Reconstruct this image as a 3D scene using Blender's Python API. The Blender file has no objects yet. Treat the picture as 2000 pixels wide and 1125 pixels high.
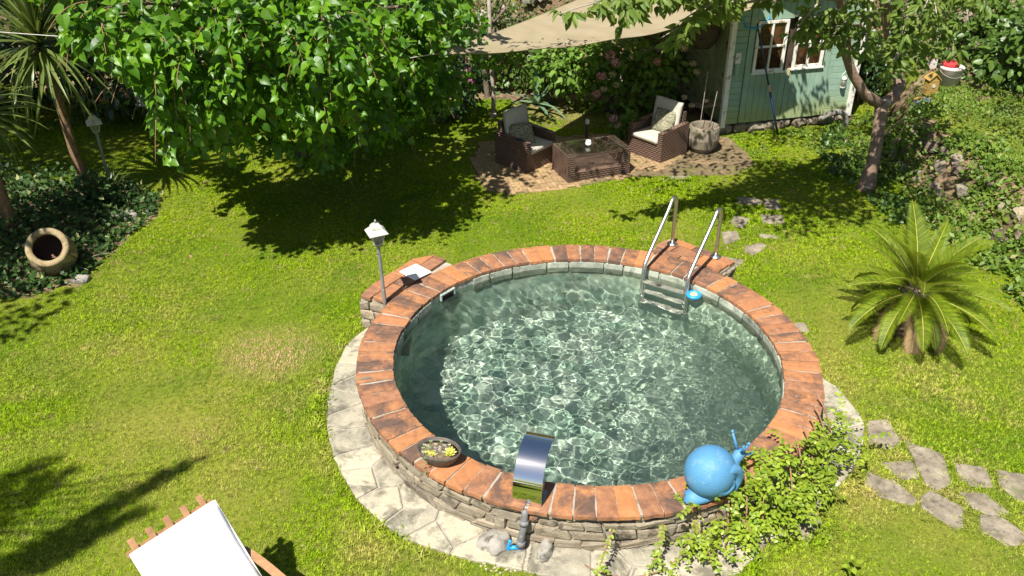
import bpy, bmesh, math, random
import numpy as np
from mathutils import Vector, Matrix, Euler, noise as mnoise

# ---------------------------------------------------------------- camera, sky, sun, exposure
sc = bpy.context.scene
COL = sc.collection
R_ = math.radians
PITCH, HC, FPX = R_(30.7), 5.25, 1750.0
cam_d = bpy.data.cameras.new('camera')
cam_d.sensor_width = 36; cam_d.lens = 36 * FPX / 2000
cam_d.clip_start = .1; cam_d.clip_end = 900
cam = bpy.data.objects.new('camera', cam_d); COL.objects.link(cam)
cam.location = (0, 0, HC); cam.rotation_euler = (math.pi / 2 - PITCH, 0, 0)
sc.camera = cam

SUN_EL, SHADOW_AZ = R_(57.2), R_(61.3)          # shadows run towards SHADOW_AZ
SUN_D = Vector((math.cos(SUN_EL) * math.cos(SHADOW_AZ), math.cos(SUN_EL) * math.sin(SHADOW_AZ), -math.sin(SUN_EL)))
world = bpy.data.worlds.new('World'); sc.world = world; world.use_nodes = True
wn = world.node_tree.nodes
sky = wn.new('ShaderNodeTexSky'); sky.sky_type = 'NISHITA'; sky.sun_disc = False
sky.sun_elevation = SUN_EL
sky.sun_rotation = math.atan2(-SUN_D.x, -SUN_D.y)
world.node_tree.links.new(sky.outputs[0], wn['Background'].inputs[0])
wn['Background'].inputs[1].default_value = 0.055
sun_d = bpy.data.lights.new('sun', 'SUN'); sun_d.energy = 5.0; sun_d.angle = R_(.53); sun_d.color = (1, .955, .87)
sun = bpy.data.objects.new('sun', sun_d); COL.objects.link(sun)
sun.rotation_euler = SUN_D.to_track_quat('-Z', 'Y').to_euler(); sun.location = (-6, -10, 20)
sun_d.cycles.is_caustics_light = True            # refracted sunlight on the pool floor
sc.view_settings.view_transform = 'Standard'; sc.view_settings.look = 'None'
sc.view_settings.exposure = 0.92; sc.view_settings.gamma = 1
sc.cycles.max_bounces = 8; sc.cycles.diffuse_bounces = 3; sc.cycles.glossy_bounces = 3
sc.cycles.transmission_bounces = 6; sc.cycles.transparent_max_bounces = 8
sc.cycles.sample_clamp_indirect = 8

# ---------------------------------------------------------------- geometry helpers
rng = np.random.default_rng(11); rnd = random.Random(7)
cp_, sp_ = math.cos(PITCH), math.sin(PITCH)
def at(u, v, Y):                                 # point of the photograph at the depth Y (metres)
    x = (u - 1000) / FPX; y = -(v - 562.5) / FPX
    t = Y / (cp_ + y * sp_)
    return Vector((x * t, Y, HC + (-sp_ + y * cp_) * t))
def gr(u, v, z=0.):                              # the same on a level z
    x = (u - 1000) / FPX; y = -(v - 562.5) / FPX
    t = (z - HC) / (-sp_ + y * cp_)
    return Vector((x * t, (cp_ + y * sp_) * t, z))
def proj(p):
    z = p[2] - HC; f = p[1] * cp_ - z * sp_
    if f < .1: return (-9e3, -9e3, f)
    return (1000 + FPX * p[0] / f, 562.5 - FPX * (p[1] * sp_ + z * cp_) / f, f)
def sstep(a, b, x):
    t = np.clip((x - a) / (b - a), 0, 1); return t * t * (3 - 2 * t)
def inpoly(P, X, Y):
    X = np.asarray(X, float); Y = np.asarray(Y, float); c = np.zeros(X.shape, bool); n = len(P)
    for i in range(n):
        x1, y1 = P[i][:2]; x2, y2 = P[(i + 1) % n][:2]
        if y1 == y2: continue
        k = ((y1 > Y) != (y2 > Y)) & (X < (x2 - x1) * (Y - y1) / (y2 - y1) + x1)
        c ^= k
    return c

class MB:
    def __init__(s): s.v = []; s.f = []
    def add(s, V, F, M=None):
        o = len(s.v)
        for p in V:
            p = Vector(p)
            if M is not None: p = M @ p
            s.v.append(p)
        s.f += [tuple(i + o for i in f) for f in F]; return s
    def box(s, c, d, M=None, b=0.):
        x, y, z = [k / 2 for k in d]; c = Vector(c)
        if b <= 0:
            V = [c + Vector((i * x, j * y, k * z)) for k in (-1, 1) for j in (-1, 1) for i in (-1, 1)]
            F = [(0, 2, 3, 1), (4, 5, 7, 6), (0, 1, 5, 4), (2, 6, 7, 3), (0, 4, 6, 2), (1, 3, 7, 5)]
            return s.add(V, F, M)
        bm = bmesh.new(); bmesh.ops.create_cube(bm, size=1, matrix=Matrix.Translation(c) @ Matrix.Diagonal((d[0], d[1], d[2], 1)))
        bmesh.ops.bevel(bm, geom=bm.edges[:], offset=b, segments=2, affect='EDGES', profile=.6)
        bm.verts.index_update()
        V = [v.co.copy() for v in bm.verts]; F = [tuple(v.index for v in f.verts) for f in bm.faces]; bm.free()
        return s.add(V, F, M)
    def tube(s, pts, rad, n=8, cap=True, M=None):
        pts = [Vector(p) for p in pts]
        if not hasattr(rad, '__len__'): rad = [rad] * len(pts)
        V = []; F = []; prev = None
        for i, p in enumerate(pts):
            t = (pts[min(i + 1, len(pts) - 1)] - pts[max(i - 1, 0)]).normalized()
            if prev is None:
                a = Vector((0, 0, 1)) if abs(t.z) < .9 else Vector((1, 0, 0)); x = t.cross(a).normalized()
            else: x = (prev - t * prev.dot(t)).normalized()
            prev = x; y = t.cross(x)
            for k in range(n):
                a = 2 * math.pi * k / n; V.append(p + (x * math.cos(a) + y * math.sin(a)) * rad[i])
        for i in range(len(pts) - 1):
            for k in range(n):
                F.append((i * n + k, i * n + (k + 1) % n, (i + 1) * n + (k + 1) % n, (i + 1) * n + k))
        if cap: F += [tuple(range(n))[::-1], tuple((len(pts) - 1) * n + k for k in range(n))]
        return s.add(V, F, M)
    def lathe(s, prof, n=24, M=None, cap=True, sx=1, sy=1):
        V = []; F = []
        for r, z in prof:
            for k in range(n):
                a = 2 * math.pi * k / n; V.append((r * math.cos(a) * sx, r * math.sin(a) * sy, z))
        for i in range(len(prof) - 1):
            for k in range(n): F.append((i * n + k, i * n + (k + 1) % n, (i + 1) * n + (k + 1) % n, (i + 1) * n + k))
        if cap:
            F.append(tuple(range(n))[::-1]); F.append(tuple((len(prof) - 1) * n + k for k in range(n)))
        return s.add(V, F, M)
    def prism(s, P, z0, z1, M=None, inset=0., drop=0.):
        n = len(P); c = Vector((sum(p[0] for p in P) / n, sum(p[1] for p in P) / n))
        V = [(p[0], p[1], z0) for p in P]; F = [tuple(range(n))[::-1]]
        if inset > 0:
            V += [(p[0], p[1], z1 - drop) for p in P]
            for p in P:
                d = c - Vector(p[:2]); q = Vector(p[:2]) + d.normalized() * min(inset, d.length * .4); V.append((q.x, q.y, z1))
            F += [(i, (i + 1) % n, n + (i + 1) % n, n + i) for i in range(n)]
            F += [(n + i, n + (i + 1) % n, 2 * n + (i + 1) % n, 2 * n + i) for i in range(n)]
            F.append(tuple(2 * n + i for i in range(n)))
        else:
            V += [(p[0], p[1], z1) for p in P]
            F += [(i, (i + 1) % n, n + (i + 1) % n, n + i) for i in range(n)]; F.append(tuple(n + i for i in range(n)))
        return s.add(V, F, M)
    def rock(s, c, d, seed=0, rough=.25, M=None, sub=2):
        bm = bmesh.new(); bmesh.ops.create_icosphere(bm, subdivisions=sub, radius=.5)
        off = Vector((seed * 3.7, seed * 1.3, seed * 7.1)); bm.verts.index_update()
        V = []
        for v in bm.verts:
            p = v.co.copy(); q = p.normalized()
            b = max(abs(q.x), abs(q.y), abs(q.z))
            p = p * (1 + (.5 / b / .5 - 1) * .45)                      # towards a box
            p *= 1 + rough * mnoise.noise(q * 1.6 + off) + rough * .5 * mnoise.noise(q * 4 + off)
            V.append(Vector(c) + Vector((p.x * d[0], p.y * d[1], p.z * d[2])))
        F = [tuple(v.index for v in f.verts) for f in bm.faces]; bm.free()
        return s.add(V, F, M)
    def mesh(s, name, smooth=False):
        m = bpy.data.meshes.new(name); m.from_pydata([tuple(p) for p in s.v], [], s.f)
        if smooth: m.polygons.foreach_set('use_smooth', [True] * len(m.polygons))
        return m
    def build(s, name, mat, parent=None, smooth=False, world=False):
        if world and parent is not None:
            inv = wmat(parent).inverted(); s.v = [inv @ p for p in s.v]
        return obj(name, s.mesh(name, smooth), mat, parent)
def wmat(o):
    m = o.matrix_basis.copy()
    return wmat(o.parent) @ m if o.parent else m
def obj(name, mesh, mat, parent=None, M=None):
    o = bpy.data.objects.new(name, mesh); COL.objects.link(o)
    if mat is not None and not mesh.materials: mesh.materials.append(mat)
    if parent: o.parent = parent
    if M is not None: o.matrix_basis = M
    return o
def tag(o, label=None, cat=None, group=None, kind=None):
    if label: o['label'] = label
    if cat: o['category'] = cat
    if group: o['group'] = group
    if kind: o['kind'] = kind
    return o
def empty(name, loc, rz=0, label=None, cat=None, group=None, kind=None, rot=None):
    o = bpy.data.objects.new(name, None); COL.objects.link(o); o.empty_display_size = .1
    o.location = loc; o.rotation_euler = rot or (0, 0, rz)
    o.matrix_basis = Matrix.Translation(Vector(loc)) @ Euler(rot or (0, 0, rz)).to_matrix().to_4x4()
    return tag(o, label, cat, group, kind)
def smooth_by_angle(o, a=35):
    m = o.data; m.polygons.foreach_set('use_smooth', [True] * len(m.polygons))
    bm = bmesh.new(); bm.from_mesh(m)
    for e in bm.edges:
        if len(e.link_faces) == 2 and e.calc_face_angle() > R_(a): e.smooth = False
    bm.to_mesh(m); bm.free(); return o

# ---------------------------------------------------------------- materials
def lin(c):
    return tuple(((k / 255) / 12.92 if k / 255 <= .04045 else ((k / 255 + .055) / 1.055) ** 2.4) for k in c)
class N:
    def __init__(s, name):
        s.m = bpy.data.materials.new(name); s.m.use_nodes = True; s.t = s.m.node_tree
        s.b = s.t.nodes['Principled BSDF']; s.out = s.t.nodes['Material Output']
    def n(s, k, **kw):
        q = s.t.nodes.new('ShaderNode' + k)
        for a, v in kw.items(): setattr(q, a, v)
        return q
    def l(s, a, b): s.t.links.new(a, b)
    def coords(s, world):
        if world: return s.n('NewGeometry').outputs['Position']
        tc = s.n('TexCoord').outputs['Object']; oi = s.n('ObjectInfo')
        mul = s.n('VectorMath', operation='MULTIPLY_ADD'); s.l(oi.outputs['Random'], mul.inputs[0]); mul.inputs[1].default_value = (37, 91, 53); s.l(tc, mul.inputs[2])
        return mul.outputs[0]
    def noise(s, vec, scale, detail=4, rough=.55, dist=0.):
        q = s.n('TexNoise'); q.inputs['Scale'].default_value = scale; q.inputs['Detail'].default_value = detail
        q.inputs['Roughness'].default_value = rough; q.inputs['Distortion'].default_value = dist
        if vec: s.l(vec, q.inputs['Vector'])
        return q.outputs[0]
    def ramp(s, fac, stops, interp='LINEAR'):
        q = s.n('ValToRGB'); q.color_ramp.interpolation = interp; e = q.color_ramp.elements
        while len(e) < len(stops): e.new(.5)
        for k, (p, c) in enumerate(stops):
            e[k].position = p; e[k].color = (c, c, c, 1) if not hasattr(c, '__len__') else (*c[:3], 1)
        s.l(fac, q.inputs[0]); return q.outputs[0]
    def mix(s, f, a, b, mode='MIX'):
        q = s.n('Mix', data_type='RGBA', blend_type=mode)
        for i, x in ((0, f), (6, a), (7, b)):
            if isinstance(x, (int, float)): q.inputs[i].default_value = x
            elif isinstance(x, tuple): q.inputs[i].default_value = (*x[:3], 1)
            else: s.l(x, q.inputs[i])
        return q.outputs[2]
    def math(s, op, a, b=0.):
        q = s.n('Math', operation=op)
        for i, x in ((0, a), (1, b)):
            if isinstance(x, (int, float)): q.inputs[i].default_value = x
            else: s.l(x, q.inputs[i])
        return q.outputs[0]
    def bump(s, h, strength, dist=.01):
        q = s.n('Bump'); q.inputs['Strength'].default_value = strength; q.inputs['Distance'].default_value = dist
        s.l(h, q.inputs['Height']); s.l(q.outputs[0], s.b.inputs['Normal']); return q.outputs[0]
    def col(s, c):
        if isinstance(c, tuple): s.b.inputs['Base Color'].default_value = (*c[:3], 1)
        else: s.l(c, s.b.inputs['Base Color'])
    def set(s, **kw):
        for k, v in kw.items(): s.b.inputs[k.replace('_', ' ')].default_value = v
        return s
def rough_mat(name, c1, c2, scale=8, c3=None, s3=3, t3=(.55, .65), rough=.85, bump=.5, bs=30, bd=.006, world=False, rand=.25, metallic=0., spec=.3):
    q = N(name); v = q.coords(world); c = q.mix(q.ramp(q.noise(v, scale, 6), [(.3, 0.), (.7, 1.)]), c1, c2)
    if c3: c = q.mix(q.ramp(q.noise(v, s3, 7, .68, .6), [(t3[0], 0.), (t3[1], 1.)]), c, c3)
    if rand:
        oi = q.n('ObjectInfo'); k = q.math('MULTIPLY_ADD', oi.outputs['Random'], rand); k.node.inputs[2].default_value = 1 - rand / 2
        mm = q.n('VectorMath', operation='SCALE'); q.l(c, mm.inputs[0]); q.l(k, mm.inputs['Scale']); c = mm.outputs[0]
    q.col(c); q.set(Roughness=rough, Metallic=metallic, Specular_IOR_Level=spec)
    if bump: q.bump(q.noise(v, bs, 6, .65), bump, bd)
    return q.m
def leaf_mat(name, c1, c2, rough=.4, trans=.35, tcol=None, spec=.5, c3=None):
    q = N(name); g = q.n('NewGeometry'); oi = q.n('ObjectInfo')
    f = q.math('FRACT', q.math('ADD', g.outputs['Random Per Island'], q.math('MULTIPLY', oi.outputs['Random'], 7.31)))
    c = q.mix(f, c1, c2)
    if c3: c = q.mix(q.ramp(f, [(.93, 0.), (.95, 1.)]), c, c3)
    big = q.ramp(q.noise(g.outputs['Position'], 2.2, 3), [(.3, .8), (.7, 1.15)])
    c = q.mix(1., c, big, 'MULTIPLY')
    q.col(c); q.set(Roughness=rough, Specular_IOR_Level=spec)
    tr = q.n('BsdfTranslucent'); tc = q.mix(.65, c, tcol or (c2[0] * 1.8, c2[1] * 1.7, c2[2] * .6)); q.l(tc, tr.inputs[0])
    mx = q.n('MixShader'); mx.inputs[0].default_value = trans
    q.l(q.b.outputs[0], mx.inputs[1]); q.l(tr.outputs[0], mx.inputs[2]); q.l(mx.outputs[0], q.out.inputs[0])
    return q.m
MT = {}
def setup_materials():
    M = MT
    # ground under the grass
    q = N('lawn_soil'); v = q.coords(True)
    c = q.mix(q.ramp(q.noise(v, .55, 5, .6), [(.38, 0.), (.62, 1.)]), (.10, .16, .008), (.22, .22, .035))
    c = q.mix(q.ramp(q.noise(v, 34, 4), [(.3, 0.), (.75, .6)]), c, (.05, .06, .012)); q.col(c); q.set(Roughness=1., Specular_IOR_Level=.1)
    q.bump(q.noise(v, 60, 4), .6, .02); M['soil'] = q.m
    # grass blades: green with worn, straw coloured patches
    q = N('grass_blade'); g = q.n('NewGeometry'); v = g.outputs['Position']
    oi = q.n('ObjectInfo')
    f = q.math('FRACT', q.math('ADD', g.outputs['Random Per Island'], q.math('MULTIPLY', oi.outputs['Random'], 5.7)))
    c = q.mix(f, (.125, .24, .004), (.32, .46, .008))
    dry = q.ramp(q.noise(v, .42, 6, .62, .4), [(.45, 0.), (.62, 1.)])
    dry2 = q.ramp(q.noise(v, 2.3, 5, .6), [(.4, .15), (.72, 1.)])
    near = q.n('SeparateXYZ'); q.l(v, near.inputs[0])
    mr = q.n('MapRange'); mr.inputs['From Min'].default_value = 10.2; mr.inputs['From Max'].default_value = 6.0; mr.inputs['To Min'].default_value = .12; mr.inputs['To Max'].default_value = .95
    q.l(near.outputs[1], mr.inputs['Value'])          # the lawn is drier on the open side
    amt = q.math('MULTIPLY', q.math('MULTIPLY', dry, dry2), mr.outputs[0])
    dist = q.n('VectorMath', operation='DISTANCE'); q.l(v, dist.inputs[0]); dist.inputs[1].default_value = (-2.46, 7.55, 0)
    spot = q.ramp(dist.outputs['Value'], [(.18, 1.), (.42, .45), (.62, 0.)])
    amt = q.math('MAXIMUM', amt, q.math('MULTIPLY', spot, q.math('MULTIPLY_ADD', dry2, .6)))
    amt.node.inputs[1].links[0].from_node.inputs[1].links[0].from_node.inputs[2].default_value = .4
    c = q.mix(q.ramp(q.noise(v, 1.1, 4), [(.35, .0), (.7, .5)]), c, (.34, .45, .008))
    c = q.mix(q.ramp(q.noise(v, .9, 5, .65, .5), [(.50, 0.), (.62, .6)]), c, (.075, .20, .006))       # clover and moister turf
    c = q.mix(amt, c, q.mix(f, (.48, .36, .12), (.64, .45, .21)))
    c = q.mix(q.ramp(q.math('ADD', q.noise(v, 7, 4, .6), q.math('MULTIPLY', f, .12)), [(.66, 0.), (.72, .75)]), c, (.46, .37, .15))
    c = q.mix(1., c, q.ramp(q.noise(v, 24, 3, .6), [(.34, .4), (.5, .95), (.66, 1.4)]), 'MULTIPLY')       # patchy blade and thatch tone, dark gaps between tufts put into the colour
    c = q.mix(q.math('MULTIPLY', spot, q.ramp(q.noise(v, 5, 5, .65), [(.3, .35), (.6, 1.)])), c, (.60, .43, .22))       # worn dry patch
    q.col(c); q.set(Roughness=.6, Specular_IOR_Level=.1)
    tr = q.n('BsdfTranslucent'); q.l(c, tr.inputs[0]); mx = q.n('MixShader'); mx.inputs[0].default_value = .3
    q.l(q.b.outputs[0], mx.inputs[1]); q.l(tr.outputs[0], mx.inputs[2]); q.l(mx.outputs[0], q.out.inputs[0]); M['grass'] = q.m
    # terracotta
    q = N('terracotta'); v = q.coords(True); oi = q.n('ObjectInfo')
    c = q.ramp(oi.outputs['Random'], [(0., (.17, .082, .05)), (.22, (.31, .13, .06)), (.42, (.42, .175, .065)), (.58, (.22, .108, .068)), (.8, (.37, .15, .055)), (1., (.19, .097, .068))])
    c = q.mix(q.ramp(q.noise(v, 14, 6, .6), [(.35, 0.), (.7, .5)]), c, (.48, .235, .11))
    st = q.math('ADD', q.noise(v, 5.5, 8, .72, .5), q.math('MULTIPLY', q.math('SUBTRACT', q.math('FRACT', q.math('MULTIPLY', oi.outputs['Random'], 13.7)), .45), .30))
    c = q.mix(q.ramp(st, [(.49, 0.), (.60, .5), (.7, .9)]), c, (.085, .06, .05))
    c = q.mix(q.ramp(q.noise(v, 9, 8, .7), [(.66, 0.), (.72, .6)]), c, (.42, .36, .28))
    c = q.mix(q.ramp(q.noise(v, 55, 5, .7), [(.60, 0.), (.68, .7)]), c, (.10, .06, .045))
    q.col(c); q.set(Roughness=.85, Specular_IOR_Level=.25); q.bump(q.noise(v, 45, 8, .7), .5, .008); M['terracotta'] = q.m
    M['mortar'] = rough_mat('mortar', (.27, .24, .195), (.40, .365, .30), 12, (.14, .12, .095), 6, world=True, rand=0)
    q = N('wall_stone'); v = q.coords(True); oi = q.n('ObjectInfo')
    c = q.ramp(oi.outputs['Random'], [(0., (.21, .17, .12)), (.4, (.30, .25, .18)), (.7, (.17, .145, .11)), (1., (.36, .29, .20))])
    c = q.mix(q.ramp(q.noise(v, 8, 7, .65), [(.4, 0.), (.68, .6)]), c, (.36, .32, .245))
    c = q.mix(q.ramp(q.noise(v, 4.5, 8, .7), [(.52, 0.), (.60, .8)]), c, (.075, .062, .047))
    c = q.mix(q.ramp(q.noise(v, 3.1, 8, .7), [(.62, 0.), (.68, .6)]), c, (.34, .2, .12))
    q.col(c); q.set(Roughness=.95, Specular_IOR_Level=.15); q.bump(q.noise(v, 28, 8, .7), .9, .02); M['stone'] = q.m
    q = N('paving_stone'); v = q.coords(True); oi = q.n('ObjectInfo')
    c = q.ramp(oi.outputs['Random'], [(0., (.34, .305, .215)), (.5, (.43, .385, .28)), (.75, (.25, .23, .175)), (1., (.38, .36, .27))])
    c = q.mix(q.ramp(q.noise(v, 7, 7, .65), [(.38, 0.), (.7, .7)]), c, (.48, .43, .33))
    c = q.mix(q.ramp(q.noise(v, 3.2, 9, .74, .4), [(.48, 0.), (.60, .8)]), c, (.095, .088, .068))
    q.col(c); q.set(Roughness=.9, Specular_IOR_Level=.2); q.bump(q.noise(v, 22, 8, .68), .7, .015); M['paving'] = q.m
    q = N('stepping_stone'); v = q.coords(True)
    c = q.mix(q.ramp(q.noise(v, 6, 8, .7), [(.35, 0.), (.68, 1.)]), (.13, .11, .08), (.35, .295, .22))
    c = q.mix(q.ramp(q.noise(v, 19, 6, .7), [(.55, 0.), (.66, .75)]), c, (.085, .08, .06)); c = q.mix(q.ramp(q.noise(v, 3.5, 5, .65), [(.58, 0.), (.68, .55)]), c, (.11, .13, .045)); q.col(c); q.set(Roughness=.95, Specular_IOR_Level=.15)
    q.bump(q.noise(v, 30, 8, .7), .7, .012); M['stepping'] = q.m
    M['rock'] = rough_mat('rock', (.22, .20, .17), (.38, .355, .31), 6, (.10, .092, .075), 5, (.55, .64), .95, .9, 20, .02, rand=.3)
    M['bank_rock'] = rough_mat('bank_rock', (.12, .09, .062), (.24, .19, .14), 7, (.05, .038, .027), 4, (.5, .62), .95, .9, 20, .02, rand=.5)
    M['gravel'] = rough_mat('gravel', (.36, .30, .23), (.50, .44, .35), 30, rand=.3)
    M['pool_wall'] = None
    q = N('pool_lining'); v = q.coords(True)
    vo = q.n('TexVoronoi', feature='DISTANCE_TO_EDGE'); vo.inputs['Scale'].default_value = 5.2; q.l(v, vo.inputs['Vector'])
    vc = q.n('TexVoronoi'); vc.inputs['Scale'].default_value = 5.2; q.l(v, vc.inputs['Vector'])
    sep = q.n('SeparateColor'); q.l(vc.outputs['Color'], sep.inputs[0])
    c = q.ramp(sep.outputs[0], [(0., (.33, .45, .37)), (.5, (.48, .59, .50)), (1., (.57, .63, .54))])
    c = q.mix(q.ramp(q.noise(v, 3, 8, .7), [(.45, 0.), (.66, .7)]), c, (.13, .18, .13))
    sx = q.n('SeparateXYZ'); q.l(v, sx.inputs[0])
    murk = q.math('ADD', q.math('MULTIPLY', q.math('SUBTRACT', sx.outputs[0], .95), .55), q.math('SUBTRACT', q.noise(v, 1.6, 5, .6, .8), .5))  # pale haze of cloudy water painted into the lining, stronger towards the right
    c = q.mix(q.ramp(murk, [(-.05, 0.), (.40, .85)]), c, (.62, .74, .60))
    zz = q.ramp(q.math('ADD', sx.outputs[2], q.math('MULTIPLY', q.noise(v, 6, 4), .08)), [(.30, 0.), (.34, 1.)])
    c = q.mix(zz, c, q.mix(q.ramp(q.noise(v, 9, 7), [(.35, 0.), (.65, 1.)]), (.26, .245, .2), (.50, .475, .40)))
    q.col(c); q.set(Roughness=1., Specular_IOR_Level=.0); M['lining'] = q.m
    q = N('water'); q.set(Transmission_Weight=1., Roughness=0., IOR=1.333); q.b.inputs['Base Color'].default_value = (.90, .98, .88, 1); M['water'] = q.m
    q = N('polished_steel'); q.set(Metallic=1., Roughness=.06); q.b.inputs['Base Color'].default_value = (.72, .73, .74, 1); M['chrome'] = q.m
    q = N('brushed_steel'); v = q.coords(False); q.set(Metallic=1., Roughness=.25); q.b.inputs['Base Color'].default_value = (.60, .58, .55, 1)
    q.l(q.ramp(q.noise(v, 25, 3), [(.3, .30), (.7, .45)]), q.b.inputs['Roughness']); M['steel'] = q.m
    M['grey_pvc'] = rough_mat('grey_pvc', (.12, .125, .13), (.18, .18, .18), 12, (.35, .33, .3), 9, (.62, .7), .5, .1, rand=0)
    q = N('blue_plastic'); q.col((.02, .27, .62)); q.set(Roughness=.35); M['blue'] = q.m
    q = N('teal_plastic'); q.col((.05, .42, .33)); q.set(Roughness=.4); M['teal'] = q.m
    q = N('snail_plastic'); v = q.coords(False); g = q.noise(v, 60, 2)
    c = q.mix(q.ramp(q.noise(v, 5, 6), [(.4, 0.), (.7, .25)]), (.075, .225, .40), (.11, .27, .43)); c = q.mix(q.ramp(q.noise(v, 70, 3), [(.66, 0.), (.70, .7)]), c, (.03, .07, .11)); c = q.mix(q.ramp(q.noise(v, 9, 6, .7), [(.56, 0.), (.72, .4)]), c, (.30, .40, .46)); wv = q.n('TexWave', wave_type='RINGS', rings_direction='Y'); wv.inputs['Scale'].default_value = 14; wv.inputs['Distortion'].default_value = 1.5; q.l(v, wv.inputs['Vector']); q.bump(wv.outputs['Fac'], .12, .004)
    q.col(c); q.set(Roughness=.55, Specular_IOR_Level=.3); M['snail'] = q.m
    M['ceramic'] = rough_mat('dark_ceramic', (.06, .05, .042), (.12, .10, .085), 14, rough=.5, bump=.15, rand=0)
    M['potsoil'] = rough_mat('pot_soil', (.10, .065, .04), (.26, .19, .13), 40, rough=1, bump=1., bs=90, bd=.02, rand=0)
    M['succ_y'] = leaf_mat('succulent_yellow', (.42, .42, .05), (.52, .50, .08), .5, .15)
    M['succ_g'] = leaf_mat('succulent_green', (.17, .26, .10), (.28, .36, .16), .5, .15)
    M['succ_p'] = leaf_mat('succulent_pale', (.34, .38, .24), (.44, .42, .25), .5, .15)
    M['cast'] = rough_mat('weathered_metal', (.40, .385, .35), (.60, .57, .51), 9, (.2, .18, .16), 16, (.6, .7), .6, .25, 60, .003, rand=.1)
    M['pole_metal'] = rough_mat('pole_metal', (.22, .23, .24), (.32, .33, .34), 9, (.14, .13, .12), 20, (.6, .68), .45, .1, rand=.1, metallic=.4)
    q = N('lantern_glass'); v = q.coords(False); q.set(Roughness=.35, Transmission_Weight=.65, IOR=1.45)
    q.col(q.mix(q.ramp(q.noise(v, 14, 5), [(.4, 0.), (.65, 1.)]), (.55, .54, .45), (.30, .28, .21))); M['lglass'] = q.m
    q = N('clear_glass'); q.set(Roughness=.02, Transmission_Weight=1., IOR=1.3); q.b.inputs['Base Color'].default_value = (.85, .92, .88, 1); M['glass'] = q.m
    q = N('window_glass'); q.set(Roughness=.06, Specular_IOR_Level=.6); v = q.coords(False)
    q.col(q.mix(q.ramp(q.noise(v, 5, 4, .6, 1.), [(.4, 0.), (.65, 1.)]), (.03, .016, .008), (.10, .045, .02))); M['wglass'] = q.m
    M['white_plate'] = rough_mat('white_plate', (.74, .72, .66), (.84, .82, .77), 10, (.5, .45, .37), 14, (.66, .72), .5, .1, rand=0)
    q = N('white_canvas'); v = q.coords(False); q.col(q.mix(q.ramp(q.noise(v, 4, 4), [(.35, 0.), (.7, 1.)]), (.80, .80, .80), (.86, .86, .87))); q.set(Roughness=.9, Specular_IOR_Level=.2); q.bump(q.noise(v, 5, 3), .25, .03); M['canvas'] = q.m
    M['teak'] = rough_mat('teak', (.30, .155, .075), (.42, .235, .12), 18, (.2, .11, .06), 8, (.6, .7), .7, .3, rand=.2)
    # wicker
    q = N('wicker'); tc = q.n('TexCoord').outputs['Object']
    sx = q.n('SeparateXYZ'); q.l(tc, sx.inputs[0])
    hz = q.math('ABSOLUTE', q.math('SINE', q.math('MULTIPLY', sx.outputs[2], 100)))
    hsum = q.math('ADD', sx.outputs[0], sx.outputs[1])
    row = q.math('FLOOR', q.math('MULTIPLY', sx.outputs[2], 100 / math.pi))
    vx = q.math('ABSOLUTE', q.math('SINE', q.math('ADD', q.math('MULTIPLY', hsum, 48), q.math('MULTIPLY', row, math.pi / 2))))
    h = q.math('MULTIPLY', hz, q.math('ADD', q.math('MULTIPLY', vx, .6), .4))
    v = q.coords(False); nz = q.noise(v, 9, 5)
    c = q.mix(q.ramp(h, [(.1, 0.), (.75, 1.)]), (.012, .007, .006), q.mix(nz, (.105, .062, .045), (.23, .145, .105)))
    q.col(c); q.set(Roughness=.5, Specular_IOR_Level=.4); q.bump(h, .9, .008); M['wicker'] = q.m
    M['cushion'] = rough_mat('grey_cushion', (.40, .375, .31), (.49, .46, .39), 5, rough=.95, bump=.3, bs=180, bd=.002, rand=.1)
    q = N('patterned_pillow'); v = q.coords(False); c = q.mix(q.ramp(q.noise(v, 38, 4, .7, 1.2), [(.45, 0.), (.55, 1.)]), (.085, .082, .045), (.30, .28, .19)); q.col(c); q.set(Roughness=.9); M['pillow'] = q.m
    M['brick'] = rough_mat('patio_brick', (.27, .175, .09), (.38, .255, .135), 20, (.13, .12, .045), 2.2, (.52, .66), .9, .5, 50, .006, world=False, rand=.4)
    M['joint'] = rough_mat('patio_joint', (.10, .08, .04), (.19, .14, .075), 9, (.24, .165, .09), 2.5, world=True, rand=0)
    M['bark'] = rough_mat('bark', (.14, .105, .075), (.26, .205, .15), 12, (.07, .05, .036), 7, (.5, .6), .95, 1., 26, .02, world=True, rand=0)
    M['cherry_bark'] = rough_mat('cherry_bark', (.16, .10, .07), (.27, .19, .14), 10, (.40, .40, .34), 6, (.56, .64), .85, .8, 22, .015, world=True, rand=0)
    M['cord_bark'] = rough_mat('cordyline_bark', (.17, .10, .055), (.27, .17, .095), 22, (.07, .045, .03), 9, (.55, .65), .95, .9, 40, .012, world=True, rand=0)
    M['cyc_bark'] = rough_mat('cycad_bark', (.22, .17, .12), (.34, .28, .20), 14, (.08, .06, .045), 9, (.5, .6), .95, .8, 40, .01, world=True, rand=0)
    M['twig'] = rough_mat('twig', (.24, .19, .15), (.38, .33, .28), 14, rough=.9, bump=.3, world=True, rand=0)
    M['redtwig'] = rough_mat('red_twig', (.22, .12, .07), (.32, .18, .11), 14, rough=.9, bump=0, world=True, rand=0)
    M['mulberry'] = leaf_mat('mulberry_leaf', (.03, .10, .006), (.135, .285, .010), .42, .33, (.24, .48, .012), .4)
    M['cherry'] = leaf_mat('cherry_leaf', (.075, .135, .02), (.18, .25, .045), .5, .34, (.30, .40, .04), .3)
    M['dark_leaf'] = leaf_mat('dark_shrub_leaf', (.020, .050, .012), (.05, .10, .02), .4, .25, (.12, .22, .02), .5)
    M['mid_leaf'] = leaf_mat('shrub_leaf', (.045, .10, .016), (.12, .20, .03), .4, .3, (.22, .35, .03), .45)
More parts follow.
